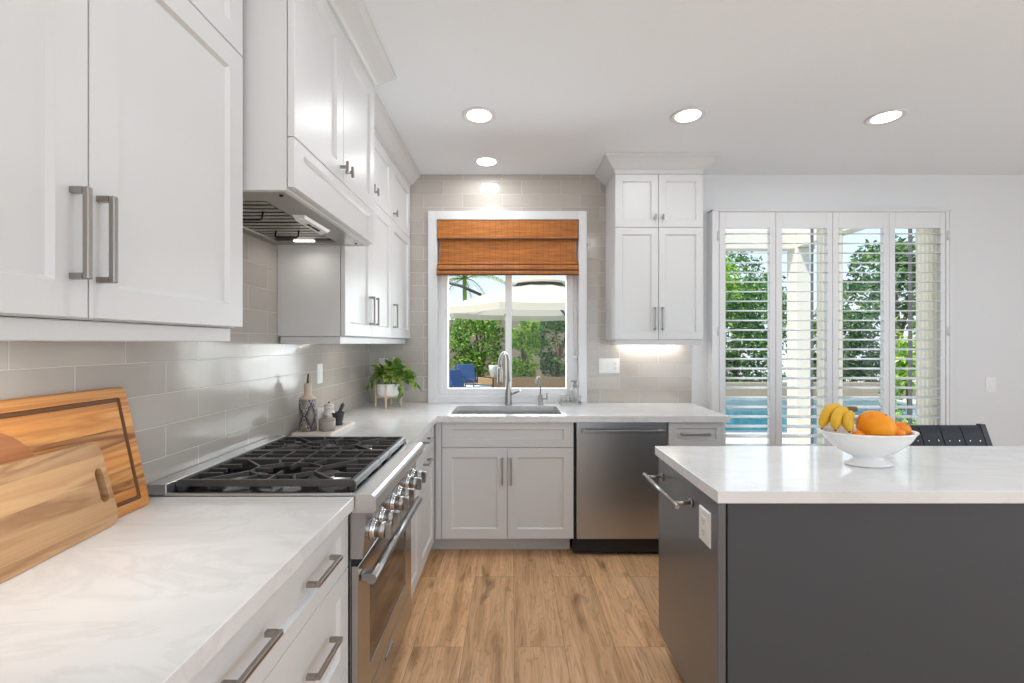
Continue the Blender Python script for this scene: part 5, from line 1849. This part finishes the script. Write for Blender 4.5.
def tree(name, label, cat, base, blobs, n, size, mat, seed, trunk_r=0.06, group='shrubs and trees in the garden', limbs=True):
    t_ = thing(name, label, cat, base, group)
    b_ = Vector(base)
    tm = MB()
    top = max(bl[2] for bl in blobs)
    tm.tube([b_, b_ + Vector((0.05, 0.02, (top - b_.z) * 0.4)), b_ + Vector((-0.03, 0, (top - b_.z) * 0.8))], [trunk_r, trunk_r * 0.8, trunk_r * 0.4], 8)
    for i, bl in enumerate(blobs):
        c_ = Vector(bl[:3])
        s0 = b_ + Vector((0.03, 0, (top - b_.z) * 0.35))
        tm.tube([s0, s0.lerp(c_, 0.5) + Vector((0.04, 0, 0.05)), c_], [trunk_r * 0.55, trunk_r * 0.4, trunk_r * 0.2], 6)
    link('trunk', tm, M['bark'], t_)
    foliage_obj(t_, blobs, n, size, mat, seed)
    return t_


# seen through the sink window
tree('hedge_shrub', 'green hedge shrub behind the blue patio chairs', 'shrub', (-0.95, 12.6, 0), [(-1.0, 12.6, 1.5, 0.80, 0.6, 1.15), (-0.7, 12.5, 2.0, 0.55, 0.5, 0.75), (-1.4, 12.5, 1.1, 0.45, 0.5, 0.8)], 7000, 0.11, M['hedge_a'], 1)
tree('hedge_shrub', 'bright yellow-green shrub centred behind the tall faucet', 'shrub', (0.28, 12.25, 0), [(0.30, 12.25, 1.2, 0.48, 0.42, 0.95), (0.40, 12.25, 1.75, 0.36, 0.36, 0.6)], 4200, 0.11, M['hedge_b'], 2)
tree('hedge_shrub', 'dark green hedge shrub at the right of the sink window', 'shrub', (1.25, 12.7, 0), [(1.35, 12.9, 1.4, 0.75, 0.6, 1.2), (1.6, 12.9, 2.1, 0.6, 0.5, 0.7)], 6000, 0.10, M['hedge_c'], 3)
tree('hedge_shrub', 'mid green hedge shrub at the left edge of the sink window', 'shrub', (-2.6, 12.6, 0), [(-2.6, 12.6, 1.4, 0.75, 0.6, 1.1)], 4200, 0.11, M['hedge_a'], 4)
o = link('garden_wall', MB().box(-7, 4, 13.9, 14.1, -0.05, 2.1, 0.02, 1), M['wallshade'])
tag(o, 'pale stucco garden wall glimpsed behind the hedge shrubs', 'wall')

# seen through the patio door
tree('hedge_shrub', 'dense green shrub beyond the pool behind the leftmost shutter', 'shrub', (6.4, 13.0, 0), [(6.3, 13.0, 1.5, 1.1, 0.8, 1.4), (5.6, 12.9, 1.2, 0.8, 0.6, 1.1), (6.3, 13.0, 0.55, 1.5, 0.7, 0.6), (6.9, 13.0, 2.3, 0.9, 0.7, 0.9)], 9000, 0.13, M['hedge_c'], 5)
tree('garden_tree', 'yellow-green tree above the pool behind the leftmost shutter', 'tree', (6.5, 15.3, 0), [(6.6, 15.3, 3.5, 1.0, 0.8, 0.9), (7.1, 15.4, 2.9, 0.9, 0.7, 0.8)], 4500, 0.14, M['hedge_b'], 6)
tree('garden_tree', 'dark tall tree rising behind the yellow-green tree', 'tree', (8.6, 17.6, 0), [(8.4, 17.6, 3.6, 1.6, 1.0, 1.5), (9.9, 17.6, 2.4, 1.3, 1.0, 1.7)], 6000, 0.16, M['hedge_c'], 7)
tree('hedge_shrub', 'dark hedge shrub beyond the pool behind the shutter above the fruit', 'shrub', (9.5, 13.3, 0), [(9.4, 13.3, 1.3, 1.2, 0.8, 1.2), (10.4, 13.3, 1.4, 0.9, 0.7, 1.1), (9.9, 13.3, 0.55, 1.7, 0.7, 0.6)], 8000, 0.13, M['hedge_c'], 8)
tree('garden_tree', 'loose pale green tree against the sky behind the right shutters', 'tree', (9.8, 11.6, 0), [(9.5, 11.6, 3.3, 0.8, 0.7, 0.8), (10.1, 11.6, 2.6, 0.8, 0.6, 0.9), (8.9, 11.7, 2.5, 0.6, 0.6, 0.6), (10.3, 11.5, 3.6, 0.6, 0.6, 0.6)], 4600, 0.15, M['hedge_d'], 9, 0.09)
tree('hedge_shrub', 'slim bright lime shrub just outside the rightmost shutter', 'shrub', (5.2, 6.0, 0), [(5.18, 6.0, 0.7, 0.26, 0.25, 0.75), (5.12, 6.0, 1.3, 0.20, 0.22, 0.5)], 1600, 0.085, M['hedge_b'], 10, 0.02)
tree('hedge_shrub', 'leafy dark shrub behind the slim lime shrub', 'shrub', (9.9, 10.6, 0), [(10.0, 10.6, 1.5, 0.55, 0.5, 1.2)], 2600, 0.11, M['hedge_a'], 12)

# patio cover
t = thing('pergola', 'cream pergola with square post outside the patio door', 'pergola', (3.78, 6.0, -0.04))
link('post', MB().box(3.68, 3.89, 5.9, 6.1, -0.039, 2.62, 0.01, 1), M['stucco'], t)
link('beam', MB().box(1.2, 3.95, 5.92, 6.08, 2.60, 2.86, 0.01, 1), M['stucco'], t)
link('crossbeam', MB().box(3.70, 3.86, 3.76, 5.92, 2.62, 2.84, 0.01, 1), M['stucco'], t)
link('crossbeam', MB().box(1.25, 1.41, 3.76, 5.92, 2.62, 2.84, 0.01, 1), M['stucco'], t)

# patio umbrella
UX, UY = 0.60, 9.9
t = thing('patio_umbrella', 'large cream cantilever umbrella open beyond the sink window', 'umbrella', (UX, UY, -0.04))
rim, apex, RU, NP = 2.10, 2.70, 2.15, 8
rings_ = []
for j in range(7):
    q = j / 6
    r = RU * q + 0.10 * (1 - q)
    rings_.append((r, apex - (apex - rim) * (q ** 1.12)))
vs, fs = [], []
for r, z in rings_:
    for k in range(NP * 4):
        a = 2 * PI * k / (NP * 4) + PI / 8
        seg = (k % 4) / 4
        sc_ = math.cos(PI / NP) / math.cos((seg - 0.5) * 2 * PI / NP) if True else 1
        sag = 0.02 * math.sin(PI * seg) * (r / RU)
        vs.append((UX + r * sc_ * math.cos(a), UY + r * sc_ * math.sin(a), z - sag))
n4 = NP * 4
for i in range(len(rings_) - 1):
    for k in range(n4):
        fs.append([i * n4 + k, i * n4 + (k + 1) % n4, (i + 1) * n4 + (k + 1) % n4, (i + 1) * n4 + k])
# hem
o_ = len(vs)
for k in range(n4):
    p = vs[(len(rings_) - 1) * n4 + k]
    vs.append((p[0], p[1], p[2] - 0.13))
for k in range(n4):
    fs.append([(len(rings_) - 1) * n4 + k, (len(rings_) - 1) * n4 + (k + 1) % n4, o_ + (k + 1) % n4, o_ + k])
mbx = MB().add(vs, fs, False)
can_ = link('canopy', mbx, M['canvas'], t)
vs, fs = [], []
for r, z in ((0.03, apex + 0.20), (0.30, apex + 0.13), (0.62, apex - 0.02), (0.62, apex - 0.06)):
    for k in range(16):
        a = 2 * PI * k / 16
        vs.append((UX + r * math.cos(a), UY + r * math.sin(a), z))
for i in range(3):
    for k in range(16):
        fs.append([i * 16 + k, i * 16 + (k + 1) % 16, (i + 1) * 16 + (k + 1) % 16, (i + 1) * 16 + k])
link('vent_gap', MB().lathe([(0.56, -0.09), (0.50, -0.03), (0.45, 0.02), (0.001, 0.05)], (UX, UY, apex), 24), M['darkmetal'], can_)
link('vent_flap', MB().add(vs, fs), M['canvas'], can_)
for k in range(NP):
    a = 2 * PI * k / NP + PI / 8
    link('rib', MB().tube([(UX + 0.1 * math.cos(a), UY + 0.1 * math.sin(a), apex - 0.05), (UX + RU * 0.94 * math.cos(a), UY + RU * 0.94 * math.sin(a), rim + 0.01)], 0.028, 6), M['darkmetal'], t)
link('hub', MB().lathe([(0.05, -0.35), (0.06, -0.1), (0.06, 0.24), (0.20, 0.26), (0.19, 0.42), (0.05, 0.45)], (UX, UY, apex), 20), M['greymetal'], t)
link('mast', MB().tube([(-3.1, 11.0, -0.03), (-3.1, 11.0, 3.3)], 0.06, 10), M['darkmetal'], t)
link('arm', MB().tube([(-3.1, 11.0, 3.25), (-1.2, 10.7, 2.72), (-0.72, 10.62, 2.5)], 0.035, 8).tube([(-3.1, 11.0, 3.3), (-1.0, 10.6, 3.35), (UX, UY, apex + 0.38)], 0.04, 8).tube([(-1.95, 10.2, 1.98), (-0.9, 10.3, 2.25)], 0.03, 8), M['darkmetal'], t)
link('umbrella_base', MB().box(-3.5, -2.7, 10.6, 11.4, -0.039, 0.05, 0.02, 2), M['greymetal'], t)

# palm
t = thing('palm_tree', 'palm tree rising beyond the left side of the sink window', 'tree', (-1.75, 16.5, -0.04), 'shrubs and trees in the garden')
link('trunk', MB().tube([(-1.75, 16.5, -0.04), (-1.70, 16.5, 2.0), (-1.72, 16.5, 3.75)], [0.11, 0.085, 0.07], 10), M['palm'], t)
pf = MB()
pf.raw = True
rg = random.Random(5)
for k in range(22):
    a = 2 * PI * k / 22 + rg.uniform(-0.15, 0.15)
    el = rg.uniform(-0.1, 1.2)
    L = rg.uniform(1.5, 2.1)
    b0 = Vector((-1.72, 16.5, 3.7))
    pts = []
    for i in range(12):
        q = i / 11
        h = L * q
        pts.append(b0 + Vector((math.cos(a) * math.cos(el) * h, math.sin(a) * math.cos(el) * h, math.sin(el) * h - 0.55 * L * q * q)))
    pf.tube(pts, [0.022 * (1 - 0.8 * i / 11) for i in range(12)], 5)
    for i in range(2, 12):
        d = (pts[i] - pts[i - 1]).normalized()
        sd = d.cross(Vector((0, 0, 1))).normalized()
        for s_ in (-1, 1):
            for jj in (0, 0.5):
                p = pts[i].lerp(pts[i - 1], jj)
                tip = p + sd * (s_ * 0.34 * (1 - 0.5 * i / 11)) + d * 0.22 - Vector((0, 0, 0.12))
                w_ = d * 0.018
                pf.add([p - w_, p + w_, tip], [[0, 1, 2]])
link('fronds', pf, M['palm'], t)


# patio chairs with blue backs
def patio_chair(x, y, rz, label):
    Tm = Matrix.Translation((x, y, -0.04)) @ Matrix.Rotation(rz, 4, 'Z')
    t_ = thing('patio_chair', label, 'chair', (x, y, -0.04), 'patio chairs outside')
    fr_ = MB()
    for sx_ in (-0.29, 0.29):
        fr_.tube([Tm @ Vector(p) for p in ((sx_, -0.30, 0.001), (sx_, -0.30, 0.60), (sx_, 0.28, 0.60), (sx_, 0.34, 0.001))], 0.016, 6)
        fr_.tube([Tm @ Vector(p) for p in ((sx_ * 0.93, 0.25, 0.34), (sx_ * 0.93, 0.42, 0.88))], 0.014, 6)
    fr_.tube([Tm @ Vector(p) for p in ((-0.27, -0.30, 0.33), (0.27, -0.30, 0.33))], 0.014, 6)
    fr_.tube([Tm @ Vector(p) for p in ((-0.27, 0.30, 0.33), (0.27, 0.30, 0.33))], 0.014, 6)
    link('chair_frame', fr_, M['darkmetal'], t_)
    link('seat_cushion', MB().box(-0.265, 0.265, -0.30, 0.24, 0.345, 0.44, 0.025, 2, Tm), M['palecushion'], t_)
    Tb = Tm @ Matrix.Translation((0, 0.29, 0.42)) @ Matrix.Rotation(-0.28, 4, 'X')
    link('back_cushion', MB().box(-0.255, 0.255, -0.055, 0.045, 0.04, 0.50, 0.03, 2, Tb), M['blue'], t_)


patio_chair(-0.77, 8.7, 1.2, 'blue cushioned patio chair turned sideways at the window left')
patio_chair(-0.86, 10.7, 0.75, 'blue cushioned patio chair facing the house, behind the sideways one')
o = link('planter_pot', MB().lathe([(0.001, 0), (0.10, 0), (0.13, 0.25), (0.14, 0.30), (0.12, 0.30), (0.11, 0.26), (0.001, 0.26)], (-0.47, 11.75, 0.50), 20), M['ceramic'], origin=None)
tag(o, 'small white pot on the tan planter wall beside the tall faucet', 'pot')
